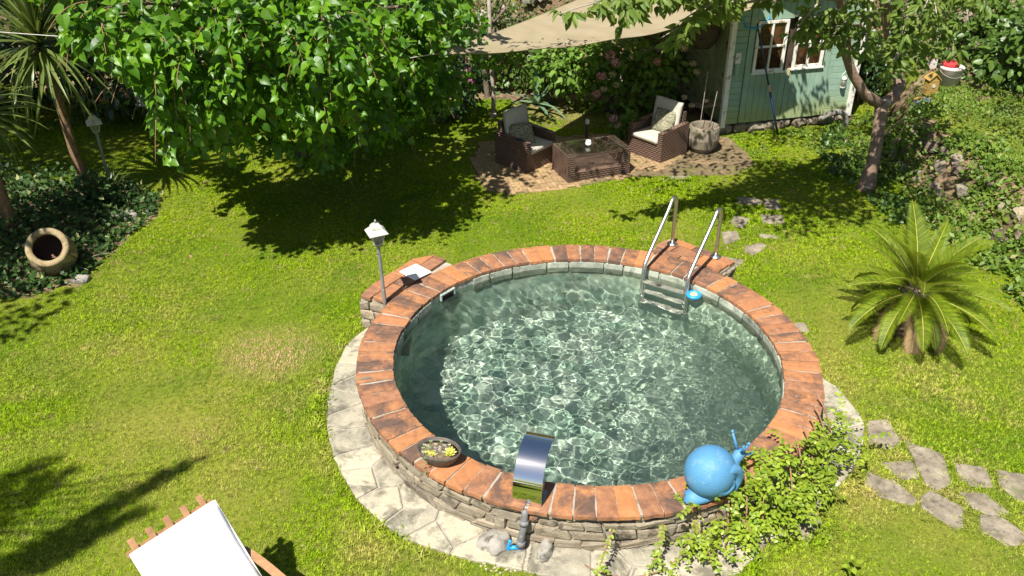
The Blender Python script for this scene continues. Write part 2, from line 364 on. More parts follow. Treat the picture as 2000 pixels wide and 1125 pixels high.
    M['olive_leaf'] = leaf_mat('olive_leaf', (.10, .115, .04), (.20, .20, .075), .6, .25)
    M['hyd_leaf'] = leaf_mat('hydrangea_leaf', (.08, .17, .02), (.18, .30, .04), .5, .35, (.3, .46, .03), .3)
    M['ivy'] = leaf_mat('ivy_leaf', (.022, .06, .013), (.07, .13, .03), .5, .2, (.14, .22, .03), .25, (.30, .33, .13))
    M['jasmine'] = leaf_mat('jasmine_leaf', (.13, .22, .015), (.32, .40, .035), .4, .3, (.38, .46, .03), .4)
    M['weed'] = leaf_mat('weed_leaf', (.08, .16, .02), (.20, .28, .035), .5, .3, (.3, .42, .03), .35, (.28, .24, .09))
    M['cycad'] = leaf_mat('cycad_leaf', (.07, .125, .006), (.19, .245, .012), .5, .3, (.45, .50, .02), .25)
    M['cycad_mid'] = rough_mat('cycad_rachis', (.30, .30, .05), (.38, .36, .08), 6, rough=.5, bump=0)
    M['sword'] = leaf_mat('cordyline_leaf', (.06, .105, .022), (.16, .21, .05), .38, .25, (.25, .33, .05), .5, (.28, .25, .10))
    M['straw'] = leaf_mat('dead_frond_leaf', (.24, .16, .075), (.36, .25, .12), .8, .15)
    M['agave'] = leaf_mat('agave_leaf', (.10, .18, .10), (.16, .25, .14), .5, .1)
    for k, a, b in (('pink', (.58, .22, .27), (.70, .40, .40)), ('dusty', (.48, .20, .19), (.60, .34, .26)), ('cream', (.46, .38, .18), (.55, .48, .28)), ('whitef', (.60, .58, .54), (.72, .70, .66)), ('mauve', (.25, .12, .16), (.35, .2, .22)), ('magenta', (.5, .10, .28), (.6, .2, .38))):
        M[k] = leaf_mat(k + '_petal', a, b, .8, .2, a, .2)
    M['jar'] = rough_mat('jar_clay', (.27, .20, .105), (.38, .30, .18), 7, (.10, .08, .045), 5, (.48, .62), .9, .7, 22, .012, rand=0)
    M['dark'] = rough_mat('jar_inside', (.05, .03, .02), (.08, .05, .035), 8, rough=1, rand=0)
    M['stone_pot'] = rough_mat('stone_pot', (.17, .145, .10), (.27, .23, .17), 8, (.09, .075, .045), 4, (.52, .62), .95, .6, 30, .01, rand=0)
    q = N('shed_board'); v = q.coords(False); w = q.coords(True); oi = q.n('ObjectInfo')
    c = q.mix(q.ramp(q.noise(v, 5, 5), [(.3, 0.), (.7, 1.)]), (.22, .34, .255), (.29, .41, .32))
    sz = q.n('SeparateXYZ'); q.l(w, sz.inputs[0]); low = q.math('ADD', sz.outputs[2], q.math('MULTIPLY', q.noise(w, 4, 5), .35))
    c = q.mix(q.ramp(low, [(.42, .85), (.72, 0.)]), c, (.33, .38, .16))
    c = q.mix(q.ramp(q.noise(w, 11, 8, .72), [(.60, 0.), (.65, .8)]), c, (.30, .26, .18)); c = q.mix(q.ramp(q.noise(w, 2.4, 7, .7, .6), [(.45, 0.), (.7, .45)]), c, (.17, .21, .13))
    q.col(c); q.set(Roughness=.6, Specular_IOR_Level=.3); q.bump(q.noise(v, 30, 5), .2, .004); M['mint'] = q.m
    M['olive_board'] = rough_mat('faded_green_board', (.17, .20, .10), (.25, .28, .15), 5, (.10, .075, .05), 7, (.56, .64), .8, .3, world=True, rand=.2)
    M['white_trim'] = rough_mat('white_trim', (.66, .63, .56), (.76, .74, .68), 5, (.33, .26, .17), 9, (.57, .63), .7, .3, world=True, rand=.1)
    M['shed_in'] = rough_mat('dark_wood', (.05, .035, .025), (.09, .06, .04), 6, rand=0)
    M['roof_felt'] = rough_mat('roof_shingle', (.10, .09, .08), (.16, .14, .12), 14, rand=.3)
    q = N('sail_cloth'); v = q.coords(True); c = q.mix(q.ramp(q.noise(v, 3, 6), [(.35, 0.), (.7, 1.)]), (.29, .24, .15), (.35, .29, .19)); q.col(c); q.set(Roughness=.9, Specular_IOR_Level=.1)
    tr = q.n('BsdfTranslucent'); q.l(c, tr.inputs[0]); mx = q.n('MixShader'); mx.inputs[0].default_value = .12
    q.l(q.b.outputs[0], mx.inputs[1]); q.l(tr.outputs[0], mx.inputs[2]); q.l(mx.outputs[0], q.out.inputs[0]); M['sail'] = q.m
    q = N('navy_pole'); q.col((.012, .03, .085)); q.set(Roughness=.3); M['navy'] = q.m
    q = N('blue_net'); q.col((.10, .25, .40)); q.set(Roughness=.8); tr = q.n('BsdfTransparent'); mx = q.n('MixShader'); v = q.coords(False)
    q.l(q.ramp(q.noise(v, 220, 1), [(.40, 0.), (.46, 1.)]), mx.inputs[0]); q.l(q.b.outputs[0], mx.inputs[2]); q.l(tr.outputs[0], mx.inputs[1]); q.l(mx.outputs[0], q.out.inputs[0])
    mx.inputs[0].default_value = .6; M['net'] = q.m
    M['tan'] = rough_mat('tan_plastic', (.5, .36, .2), (.56, .42, .25), 8, bump=0)
    M['basket'] = rough_mat('dark_basket', (.045, .035, .02), (.10, .08, .045), 20, (.03, .02, .015), 8, rough=.9, bump=.8, bs=30, bd=.02, rand=0)
    M['yellow'] = rough_mat('yellow_wood', (.30, .19, .05), (.38, .25, .07), 9, (.2, .13, .06), 7, rand=.2)
    M['red'] = rough_mat('red_plastic', (.45, .03, .035), (.52, .05, .05), 5, bump=0)
    M['pinkwhite'] = rough_mat('dull_white_plastic', (.55, .46, .42), (.64, .56, .52), 5, bump=.1)
    M['slate'] = rough_mat('slate_blue', (.10, .15, .20), (.16, .21, .26), 8)
    M['verdigris'] = rough_mat('verdigris', (.22, .36, .33), (.34, .46, .42), 10, rand=0)
    M['rope'] = rough_mat('rope', (.45, .43, .4), (.55, .53, .5), 10, bump=0)
    M['hose'] = rough_mat('hose', (.16, .15, .13), (.26, .24, .2), 10, bump=.1)
    M['earth'] = rough_mat('earth', (.16, .105, .06), (.27, .19, .115), 6, (.09, .065, .035), 3, (.5, .62), 1., .9, 18, .03, world=True, rand=0)
setup_materials()

# ---------------------------------------------------------------- foliage helpers
def leaf_tpl(kind):
    if kind == 'heart': prof = [(0, .0), (-.06, .20), (.12, .38), (.34, .42), (.58, .31), (.80, .14), (1., 0.)]; curl, fold = -.28, .38
    elif kind == 'lance': prof = [(0, 0.), (.12, .09), (.4, .19), (.7, .13), (1., 0.)]; curl, fold = -.25, .45
    elif kind == 'oval': prof = [(0, 0.), (.15, .2), (.45, .30), (.78, .18), (1., 0.)]; curl, fold = -.15, .14
    elif kind == 'small': prof = [(0, 0.), (.45, .27), (1., 0.)]; curl, fold = -.1, .1
    elif kind == 'ivy': prof = [(0, 0.), (.05, .36), (.35, .26), (.45, .42), (.62, .2), (1., 0.)]; curl, fold = -.12, .1
    V = []; F = []
    for y, w in prof:
        zc = curl * max(y, 0) ** 2
        if w == 0: V.append((0, max(y, 0), zc)); V.append(None); V.append(None)
        else: V += [(0, max(y, 0.), zc), (-w, y, zc + fold * w), (w, y, zc + fold * w)]
    idx = {}; out = []
    for i, p in enumerate(V):
        if p is not None: idx[i] = len(out); out.append(p)
    n = len(prof)
    for k in range(n - 1):
        a, b = 3 * k, 3 * (k + 1)
        for sgn in (1, 2):
            c = [a, b, b + sgn, a + sgn] if sgn == 2 else [b, a, a + sgn, b + sgn]
            c = [idx[i] for i in c if i in idx]
            if len(c) == 4: F += [(c[0], c[1], c[2]), (c[0], c[2], c[3])]
            elif len(c) == 3: F.append(tuple(c))
    return np.array(out, float), np.array(F, int)
TPL = {k: leaf_tpl(k) for k in ('heart', 'lance', 'oval', 'small', 'ivy')}
def norm(a): return a / np.maximum(np.linalg.norm(a, axis=-1, keepdims=True), 1e-9)
def leaf_mats(P, D, Nn, S):
    y = norm(D); x = norm(np.cross(y, Nn)); z = np.cross(x, y)
    return np.stack([x, y, z], -1) * S[:, None, None]          # columns
def bulk(name, P, B, tpl, mat, parent=None, smooth=True):
    V, F = TPL[tpl] if isinstance(tpl, str) else tpl
    base = np.array(wmat(parent).translation) if parent else np.zeros(3)
    W = np.einsum('nij,kj->nki', B, V) + (P - base)[:, None, :]
    k = len(V); T = (F[None] + (np.arange(len(P)) * k)[:, None, None]).reshape(-1, 3)
    m = bpy.data.meshes.new(name); W = W.reshape(-1, 3)
    m.vertices.add(len(W)); m.vertices.foreach_set('co', W.ravel())
    m.loops.add(T.size); m.loops.foreach_set('vertex_index', T.ravel().astype(np.int32))
    m.polygons.add(len(T)); m.polygons.foreach_set('loop_start', np.arange(0, T.size, 3, dtype=np.int32))
    m.polygons.foreach_set('loop_total', np.full(len(T), 3, np.int32))
    m.update(); m.validate()
    if smooth: m.polygons.foreach_set('use_smooth', np.ones(len(T), bool))
    return obj(name, m, mat, parent)
_lm = {}
def foliage(parent, P, B, tpl, mat, nsingle=0, crown='crown', leafname='leaf'):
    """the nsingle leaves that show largest are objects of their own, the rest is one part"""
    if nsingle:
        pr = [proj(p) for p in P]
        key = np.array([f - (0 if (0 < u < 2000 and 0 < v < 1125) else -1e3) for u, v, f in pr]) + 0.
        area = key / np.linalg.norm(B[:, :, 1], axis=1)
        order = np.argsort(area); sel = order[:nsingle]; rest = order[nsingle:]
        k = (tpl, mat.name)
        if k not in _lm:
            m = bpy.data.meshes.new(leafname); V, F = TPL[tpl]; m.from_pydata([tuple(v) for v in V], [], [tuple(int(q) for q in f) for f in F])
            m.materials.append(mat); _lm[k] = m
        base = wmat(parent).translation
        for i in sel:
            M4 = Matrix([[*B[i][0], P[i][0] - base.x], [*B[i][1], P[i][1] - base.y], [*B[i][2], P[i][2] - base.z], [0, 0, 0, 1]])
            obj(leafname, _lm[k], mat, parent, M4)
    else: rest = np.arange(len(P))
    if len(rest):
        o = bulk(crown, P[rest], B[rest], tpl, mat, parent, False); o['kind'] = 'stuff'
        return o
def ball(n, c, r, shell=.0):
    d = norm(rng.normal(size=(n, 3))); q = rng.random(n) ** (1 / 3); q = shell + (1 - shell) * q
    return np.array(c) + d * q[:, None] * np.array(r), d
def rand_dirs(n): return norm(rng.normal(size=(n, 3)))
def bez(a, b, c, n=8):
    a, b, c = Vector(a), Vector(b), Vector(c)
    return [a * (1 - t) ** 2 + b * 2 * t * (1 - t) + c * t * t for t in [i / n for i in range(n + 1)]]
def sword_mesh(name, L, w, droop, mat, fold=.25, n=6, tip=0.):
    b = MB(); V = []; F = []
    for i in range(n + 1):
        t = i / n; y = L * t * (1 - .25 * droop * t * t); z = -L * droop * t ** 2.2 * .75
        ww = w * (.55 + 1.6 * t if t < .28 else (1 - (t - .28) / .72) ** .8 * 1.0) if tip == 0 else w * (1 - t ** 1.5)
        V += [(-ww, y, z + fold * ww), (0, y, z), (ww, y, z + fold * ww)]
    for i in range(n): F += [(3 * i, 3 * i + 1, 3 * i + 4, 3 * i + 3), (3 * i + 1, 3 * i + 2, 3 * i + 5, 3 * i + 4)]
    m = b.add(V, F).mesh(name, True); m.materials.append(mat); return m

# ---------------------------------------------------------------- terrain
PC = Vector((.704, 7.0, 0)); RI, RO, ZR, ZW = 1.82, 2.16, .40, .29
def xb(y): return np.interp(y, [3, 9.2, 10.4, 11.2, 11.9, 12.3, 13, 14, 16], [6.9, 6.0, 5.93, 5.9, 5.72, 5.5, 5.75, 6.2, 6.6])
def wob(x, y, s, a): return a * (np.sin(x * s + 1.3 * np.sin(y * s * .7)) * np.cos(y * s * .9 + .6 * np.sin(x * s * 1.3)))
def hgt(x, y):
    x = np.asarray(x, float); y = np.asarray(y, float)
    d = x - xb(y)
    z = .58 * sstep(-.05, .42, d) + .10 * np.maximum(d - .4, 0).clip(0, 6)
    z = z * sstep(15.6, 12.9, y * 0 + y * (x < 6.0)) if False else z
    z = z + np.where(x > 6.0, .75 * np.maximum(y - 14.3, 0).clip(0, 7) * sstep(6., 7.2, x), 0)
    back = 2.3 * sstep(16.1, 16.8, y + .25 * np.sin(x * 1.1)) + .28 * np.maximum(y - 16.8, 0).clip(0, 30)
    z = np.maximum(z, back * sstep(9.5, 7.5, x) + z * sstep(7.5, 9.5, x))
    z = z + .35 * sstep(-7.2, -9.5, x)
    bed = np.exp(-(((x + 6.1) / 1.1) ** 2 + ((y - 10.) / 1.5) ** 2)) * .16
    amp = sstep(2.5, 3.2, np.hypot(x - PC.x, y - PC.y))
    return z + bed + amp * (wob(x, y, 1.7, .012) + wob(x, y, 5.1, .006)) + np.where(d > .2, wob(x, y, 3.3, .05), 0) * amp
def far(a, b, n): return list(a + (b - a) * (np.arange(1, n + 1) / n) ** 2.5)
def terrain():
    xs = sorted(far(-13, -260, 14)) + list(np.arange(-13, 13.01, .13)) + far(13, 260, 14)
    ys = sorted(far(1, -260, 14)) + list(np.arange(1, 21.01, .13)) + far(21, 420, 18)
    X, Y = np.meshgrid(xs, ys); Z = hgt(X, Y)
    nx, ny = len(xs), len(ys); V = np.stack([X, Y, Z], -1).reshape(-1, 3)
    r = np.hypot(X - PC.x, Y - PC.y) < 2.08; F = []
    for j in range(ny - 1):
        for i in range(nx - 1):
            if r[j, i] and r[j + 1, i] and r[j, i + 1] and r[j + 1, i + 1]: continue
            a = j * nx + i; F.append((a, a + 1, a + nx + 1, a + nx))
    m = bpy.data.meshes.new('ground'); m.from_pydata(V.tolist(), [], F); m.polygons.foreach_set('use_smooth', [True] * len(F))
    o = obj('ground', m, MT['soil']); tag(o, kind='structure')
    m.materials.append(MT['earth'])
    # bare earth of the bank and beds
    cx = np.array([V[list(f)].mean(0) for f in F]); d = cx[:, 0] - xb(cx[:, 1])
    e = ((d > -.12) & (d < .62) & (cx[:, 1] < 14.5)) | (cx[:, 1] > 15.4) | ((d > .4) & (cx[:, 1] > 13.4)) | inpoly(BED, cx[:, 0], cx[:, 1])
    e |= (cx[:, 1] > 14.0) & (np.abs(cx[:, 0] - 1.8) < 1.8)
    m.polygons.foreach_set('material_index', e.astype(np.int32))
BED = [(-5.55, 8.5), (-4.98, 8.87), (-4.84, 9.9), (-4.68, 10.6), (-4.8, 11.2), (-5.5, 11.75), (-6.4, 11.6), (-9, 12.5), (-9, 8.1), (-6.5, 8.3)]
PATIO = [(-.62, 12.6), (-.52, 12.0), (-.36, 11.50), (.0, 11.40), (.72, 11.56), (1.25, 11.80), (1.75, 12.0), (2.5, 12.03), (3.27, 12.05), (3.62, 12.45), (3.6, 12.95), (3.45, 13.55), (1.7, 13.75), (-.5, 13.3)]
SHED0 = Vector((3.36, 13.72, 0)); SHED_A = math.atan2(.58, 2.19)
terrain()

def stone_poly(cx, cy, rx, ry, ang, n, seed):
    r = random.Random(seed); P = []
    for k in range(n):
        a = 2 * math.pi * (k + r.uniform(-.22, .22)) / n; q = r.uniform(.86, 1.1)
        x, y = rx * q * math.cos(a), ry * q * math.sin(a)
        P.append((cx + x * math.cos(ang) - y * math.sin(ang), cy + x * math.sin(ang) + y * math.cos(ang)))
    return P
def rough_poly(P, r, amt=.012, seg=.09):
    out = []
    for i in range(len(P)):
        a, b = Vector(P[i][:2]), Vector(P[(i + 1) % len(P)][:2]); n = max(1, int((b - a).length / seg))
        for k in range(n):
            p = a.lerp(b, k / n)
            if k: p += Vector((r.uniform(-amt, amt), r.uniform(-amt, amt)))
            out.append((p.x, p.y))
    return out
# stepping stones: outlines on the lawn, in metres
def px_poly(*uv): return [tuple(gr(u, v)[:2]) for u, v in uv]
STEPS_FRONT = [
    px_poly((1696, 825), (1733, 822), (1757, 862), (1740, 878), (1698, 868)),
    px_poly((1770, 864), (1838, 890), (1854, 944), (1830, 957), (1808, 945), (1788, 905)),
    px_poly((1718, 905), (1780, 903), (1793, 934), (1762, 936)),
    px_poly((1700, 925), (1745, 940), (1790, 978), (1778, 985), (1722, 972), (1692, 948)),
    px_poly((1818, 962), (1878, 993), (1878, 1030), (1862, 1032), (1802, 992), (1800, 975)),
    px_poly((1868, 906), (1922, 914), (1936, 950), (1900, 950), (1878, 935)),
    px_poly((1950, 918), (2010, 928), (2030, 985), (1985, 975), (1952, 945)),
    px_poly((1876, 964), (1925, 966), (1970, 1004), (1930, 1006), (1895, 990)),
    px_poly((1916, 1008), (1960, 1015), (2003, 1045), (1990, 1064), (1965, 1066), (1920, 1040)),
    px_poly((1998, 1000), (2050, 1010), (2060, 1050), (2008, 1035)),
    px_poly((1556, 1005), (1580, 988), (1604, 1022), (1580, 1058), (1530, 1040), (1524, 1015))]
STEPS_BACK = [
    px_poly((1440, 385), (1480, 387), (1492, 400), (1442, 400)), px_poly((1490, 390), (1520, 390), (1527, 410), (1495, 410)),
    px_poly((1432, 422), (1466, 428), (1450, 448), (1425, 440)), px_poly((1485, 420), (1530, 420), (1532, 443), (1490, 436)),
    px_poly((1408, 455), (1440, 453), (1446, 470), (1415, 480)), px_poly((1482, 458), (1512, 460), (1524, 468), (1486, 466)),
    px_poly((1455, 483), (1485, 476), (1500, 482), (1472, 500), (1452, 494)), px_poly((1405, 500), (1455, 508), (1445, 520), (1410, 530)),
    px_poly((1548, 632), (1572, 630), (1583, 650), (1560, 648)),
    px_poly((1300, 340), (1345, 338), (1350, 348), (1310, 352))]
APRON_OUT = [(150, 2.42), (161, 2.51), (176, 2.47), (189, 2.46), (199, 2.48), (211, 2.5), (222, 2.53), (233, 2.53), (238, 2.49), (246, 2.42), (254, 2.40), (262, 2.42), (272, 2.50), (283, 2.56), (294, 2.53), (300, 2.42), (319, 2.43), (333, 2.52), (341, 2.58), (350, 2.56), (359, 2.44), (366, 2.28)]
def apron_r(a):
    a = np.asarray(a) % 360; a = np.where(a < 100, a + 360, a)
    return np.where((a > 150) & (a < 366), np.interp(a, [p[0] for p in APRON_OUT], [p[1] for p in APRON_OUT]), 2.15)
ALL_STEPS = STEPS_FRONT + STEPS_BACK
PLAT_L = [(-1.58, 8.02), (-1.48, 8.30), (-1.16, 8.80), (-.88, 8.90), (-.62, 8.70)]
PLAT_R = [(1.62, 9.10), (1.86, 9.36), (2.49, 8.76), (2.24, 8.50)]
def lawn_ok(x, y):
    rr = np.hypot(x - PC.x, y - PC.y); a = np.degrees(np.arctan2(y - PC.y, x - PC.x)) % 360
    k = rr > apron_r(a) + .015
    for P in ALL_STEPS: k &= ~inpoly(P, x, y)
    for P in (PLAT_L + [(-1.2, 7.9)], PLAT_R, BED): k &= ~inpoly(P, x, y)
    k &= ~(inpoly(PATIO, x, y) & ~((x > 2.5) & (wob(x, y, 4.1, 1.) + wob(x, y, 9.7, .6) > .25 + 1.2 * sstep(12.1, 12.9, y))))
    d = x - xb(y); k &= d < -.06
    c, s = math.cos(SHED_A), math.sin(SHED_A); sx = (x - SHED0.x) * c + (y - SHED0.y) * s; sy = -(x - SHED0.x) * s + (y - SHED0.y) * c
    k &= ~((sx > -.2) & (sx < 2.5) & (sy > -.12) & (sy < 2.6))
    k &= y < 15.3
    return k

# ---------------------------------------------------------------- lawn: blades
def tuft_mesh(name, n, r, h, w, seed, mat):
    q = random.Random(seed); V = []; F = []
    for k in range(n):
        a = q.uniform(0, 6.283); rr = r * math.sqrt(q.random()); x, y = rr * math.cos(a), rr * math.sin(a)
        b = q.uniform(0, 6.283); lean = q.uniform(.5, 1.7) * h; hh = h * q.uniform(.55, 1.15)
        dx, dy = math.cos(b) * lean, math.sin(b) * lean; px, py = -math.sin(b) * w, math.cos(b) * w
        o = len(V)
        V += [(x - px, y - py, -.004), (x + px, y + py, -.004), (x + dx * .45 - px * .8, y + dy * .45 - py * .8, hh * .65), (x + dx * .45 + px * .8, y + dy * .45 + py * .8, hh * .65), (x + dx, y + dy, hh)]
        F += [(o, o + 1, o + 3, o + 2), (o + 2, o + 3, o + 4)]
    m = bpy.data.meshes.new(name); m.from_pydata(V, [], F); m.materials.append(mat); return m
def scatter(name, P, rot, scl, proto_mesh, label=None, cat=None):
    """one object: a point mesh whose node tree sets a tuft on every point"""
    m = bpy.data.meshes.new(name); m.vertices.add(len(P)); m.vertices.foreach_set('co', np.ascontiguousarray(P, np.float32).ravel())
    for nm, d in (('rz', rot), ('sc', scl)):
        a = m.attributes.new(nm, 'FLOAT', 'POINT'); a.data.foreach_set('value', np.ascontiguousarray(d, np.float32))
    o = obj(name, m, proto_mesh.materials[0])
    src = bpy.data.objects.new(name + '_source', proto_mesh)              # not linked to the scene: only a source of instances
    g = bpy.data.node_groups.new(name, 'GeometryNodeTree')
    g.interface.new_socket('Geometry', in_out='INPUT', socket_type='NodeSocketGeometry'); g.interface.new_socket('Geometry', in_out='OUTPUT', socket_type='NodeSocketGeometry')
    i = g.nodes.new('NodeGroupInput'); u = g.nodes.new('NodeGroupOutput'); ip = g.nodes.new('GeometryNodeInstanceOnPoints')
    oi = g.nodes.new('GeometryNodeObjectInfo'); oi.inputs['Object'].default_value = src
    ar = g.nodes.new('GeometryNodeInputNamedAttribute'); ar.data_type = 'FLOAT'; ar.inputs[0].default_value = 'rz'
    as_ = g.nodes.new('GeometryNodeInputNamedAttribute'); as_.data_type = 'FLOAT'; as_.inputs[0].default_value = 'sc'
    cx = g.nodes.new('ShaderNodeCombineXYZ'); L = g.links.new
    L(ar.outputs[0], cx.inputs[2]); L(i.outputs[0], ip.inputs['Points']); L(oi.outputs['Geometry'], ip.inputs['Instance'])
    L(cx.outputs[0], ip.inputs['Rotation']); L(as_.outputs[0], ip.inputs['Scale']); L(ip.outputs[0], u.inputs[0])
    md = o.modifiers.new('scatter', 'NODES'); md.node_group = g
    return tag(o, label, cat, kind='stuff')
def lawn():
    step = .047
    xs = np.arange(-11.5, 6.6, step); ys = np.arange(3.6, 15.3, step)
    X, Y = np.meshgrid(xs, ys); X = (X + rng.uniform(-.5, .5, X.shape) * step).ravel(); Y = (Y + rng.uniform(-.5, .5, Y.shape) * step).ravel()
    f = Y * cp_ + HC * sp_; U = 1000 + FPX * X / f; Vv = 562.5 - FPX * (Y * sp_ - HC * cp_) / f
    k = (U > -60) & (U < 2060) & (Vv < 1170) & lawn_ok(X, Y)
    X, Y = X[k], Y[k]; P = np.stack([X, Y, hgt(X, Y)], -1)
    a = .8 + .3 * np.sin(X * 2.1 + np.sin(Y * 1.7)) * np.cos(Y * 1.9) + rng.uniform(-.25, .3, len(X))
    # longer tufts where the mower does not reach: along stones and the pool
    rr = np.hypot(X - PC.x, Y - PC.y); an = np.degrees(np.arctan2(Y - PC.y, X - PC.x)) % 360
    edge = rr < apron_r(an) + .10
    for Q in ALL_STEPS:
        c = np.mean(Q, 0); edge |= np.hypot(X - c[0], Y - c[1]) < max(np.hypot(q[0] - c[0], q[1] - c[1]) for q in Q) + .05
    a = np.where(edge, a * rng.uniform(1., 1.9, len(X)), a)
    scatter('grass', P, rng.uniform(0, 6.28, len(X)), a, tuft_mesh('grass_tuft', 22, .042, .022, .0026, 1, MT['grass']), 'short mown grass of the sunlit lawn', 'grass')
lawn()

# ---------------------------------------------------------------- pool
def on_ring(a, r, z): return Vector((PC.x + r * math.cos(a), PC.y + r * math.sin(a), z))
def tile_mesh(name, w0, w1, d, t, seed):
    """a handmade clay tile: runs along +X from the inner to the outer edge, bowed and worn at its edges"""
    r = random.Random(seed); nx, ny = 6, 4; b = MB(); V = []; F = []
    for i in range(nx + 1):
        for j in range(ny + 1):
            x = d * i / nx; w = w0 + (w1 - w0) * i / nx; y = w * (j / ny - .5)
            e = i in (0, nx) or j in (0, ny)
            if e: x += r.uniform(-.004, .004); y += r.uniform(-.004, .004)
            z = r.uniform(-.002, .002) - (.006 if e else 0); V.append((x, y, z))
    idx = lambda i, j: i * (ny + 1) + j
    for i in range(nx):
        for j in range(ny): F.append((idx(i, j), idx(i + 1, j), idx(i + 1, j + 1), idx(i, j + 1)))
    per = [idx(i, 0) for i in range(nx + 1)] + [idx(nx, j) for j in range(1, ny + 1)] + [idx(i, ny) for i in range(nx - 1, -1, -1)] + [idx(0, j) for j in range(ny - 1, 0, -1)]
    o = len(V); V += [(V[p][0], V[p][1], -t) for p in per]
    n = len(per); F += [(per[k], o + k, o + (k + 1) % n, per[(k + 1) % n]) for k in range(n)]
    return b.add(V, F).mesh(name)
def stone_mesh(w, h, d, seed):
    r = random.Random(seed); b = MB(); b.box((0, 0, 0), (w, d, h), None, min(w, h) * .22)
    k = [r.uniform(-.26, .26) for _ in range(6)]
    for i, p in enumerate(b.v):
        x, z = p.x / w, p.z / h; f = 1 if p.y < 0 else 0
        p.x += w * (k[0] * z + k[1] * abs(z) * .6) + r.uniform(-.003, .003); p.z += h * (k[2] * x + k[3] * x * x) + r.uniform(-.003, .003); p.y += f * (d * .25 * (k[4] * x + k[5] * z) + r.uniform(-.006, .004))
    return b.mesh('stone', False)
pool = empty('pool', PC, 0, 'raised round plunge pool with orange terracotta rim and rubble stone wall', 'pool')
def build_pool():
    n = 128; L = lambda r, z, a: (r * math.cos(a), r * math.sin(a), z)
    b = MB(); V = []; F = []
    for r, z in ((RI + .02, ZR - .035), (RI + .02, -.85), (RI - .1, -.92)):
        V += [L(r + (.004 * math.sin(31 * k) if z > 0 else 0), z, 2 * math.pi * k / n) for k in range(n)]
    for i in range(2): F += [(i * n + k, i * n + (k + 1) % n, (i + 1) * n + (k + 1) % n, (i + 1) * n + k) for k in range(n)]
    F.append(tuple(range(2 * n, 3 * n)))
    o = b.add(V, F).build('lining', MT['lining'], pool); o.cycles.is_caustics_receiver = True
    # wall core and mortar bed
    b = MB(); V = []
    for r, z in ((RI + .025, ZR - .038), (RI + .025, -.25), (2.085, -.25), (2.095, ZR - .038)):
        V += [L(r, z, 2 * math.pi * k / n) for k in range(n)]
    F = [(i * n + k, ((i + 1) % 4) * n + k, ((i + 1) % 4) * n + (k + 1) % n, i * n + (k + 1) % n) for i in range(4) for k in range(n)]
    b.add(V, F).build('wall_core', MT['mortar'], pool)
    b = MB(); V = []
    for r, z in ((RI + .015, ZR - .037), (RI + .015, ZR - .012), (RO - .02, ZR - .012), (RO - .02, ZR - .037)):
        V += [L(r, z, 2 * math.pi * k / n) for k in range(n)]
    b.add(V, F).build('mortar_bed', MT['mortar'], pool)
    # rim tiles
    nt = 78; mid = 2 * math.pi / nt; vs = []
    for k in range(6): vs.append(tile_mesh('rim_tile', mid * RI - .011, mid * RO - .014, RO - RI, .038, 100 + k))
    for m in vs: m.materials.append(MT['terracotta'])
    for k in range(nt):
        a = (k + .5) * mid + rnd.uniform(-.004, .004)
        if k == 44: pass
        M = Matrix.Rotation(a, 4, 'Z') @ Matrix.Translation((RI + rnd.uniform(-.006, .006), 0, ZR + rnd.uniform(-.003, .003))) @ Euler((rnd.uniform(-.012, .012), rnd.uniform(-.008, .008), rnd.uniform(-.012, .012))).to_matrix().to_4x4()
        obj('rim_tile', vs[rnd.randrange(6)], None, pool, M)
    # stones of the outer wall (the visible half)
    a0, a1 = R_(140), R_(375); z = -.06; row = 0
    hs = [.095, .075, .11, .085, .07]
    for h in hs:
        a = a0 + rnd.uniform(0, .1)
        while a < a1:
            w = rnd.uniform(.08, .34) * (1.2 if h < .08 else .9)
            zz = z + h / 2
            if zz + h / 2 < ZR - .015:
                da = w / 2.1; am = a + da / 2
                hh = h * rnd.uniform(.72, 1.12); m = stone_mesh(w - .006, hh - .003, rnd.uniform(.09, .13), rnd.random() * 99); m.materials.append(MT['stone'])
                M = Matrix.Translation((2.073 * math.cos(am), 2.073 * math.sin(am), zz + rnd.uniform(-.014, .014))) @ Matrix.Rotation(am + math.pi / 2, 4, 'Z') @ Matrix.Rotation(rnd.uniform(-.14, .14), 4, 'Y')
                obj('stone', m, None, pool, M)
            a += w / 2.1
        z += h; row += 1
    # two raised side platforms
    def platform(P, ang, inner, rows, nm):
        c = Vector((sum(p[0] for p in P) / len(P), sum(p[1] for p in P) / len(P), 0))
        b = MB(); Q = [(p[0] - PC.x, p[1] - PC.y) for p in P]
        b.prism(Q, -.05, ZR - .035); b.build('platform_core', MT['mortar'], pool)
    platform(PLAT_L[:1] + PLAT_L[1:] + [(-.9, 8.2), (-1.27, 7.96)], 0, 0, 0, 'l')
    platform(PLAT_R + [(2.0, 8.45), (1.5, 8.75)], 0, 0, 0, 'r')
    def tiles_in(P, org, ang, w, d, seed):
        """clip a running bond of tiles to the platform outline outside the rim"""
        r = random.Random(seed); c, s = math.cos(ang), math.sin(ang); n = 0
        for j in range(-1, 6):
            for i in range(-3, 7):
                x0 = (i + (.5 if j % 2 else 0)) * w; y0 = j * d
                cell = [(x0 + .006, y0 + .006), (x0 + w - .006, y0 + .006), (x0 + w - .006, y0 + d - .006), (x0 + .006, y0 + d - .006)]
                W = [(org[0] + x * c - y * s, org[1] + x * s + y * c) for x, y in cell]
                W = clip(W, P)
                if len(W) < 3: continue
                W = clip_circle(W)
                if len(W) < 3: continue
                ar = abs(sum(W[k][0] * W[(k + 1) % len(W)][1] - W[(k + 1) % len(W)][0] * W[k][1] for k in range(len(W)))) / 2
                if ar < .004: continue
                b = MB(); b.prism([(p[0] - PC.x, p[1] - PC.y) for p in W], ZR - .038, ZR + r.uniform(-.004, .004), inset=.007, drop=.005)
                b.build('platform_tile', MT['terracotta'], pool)
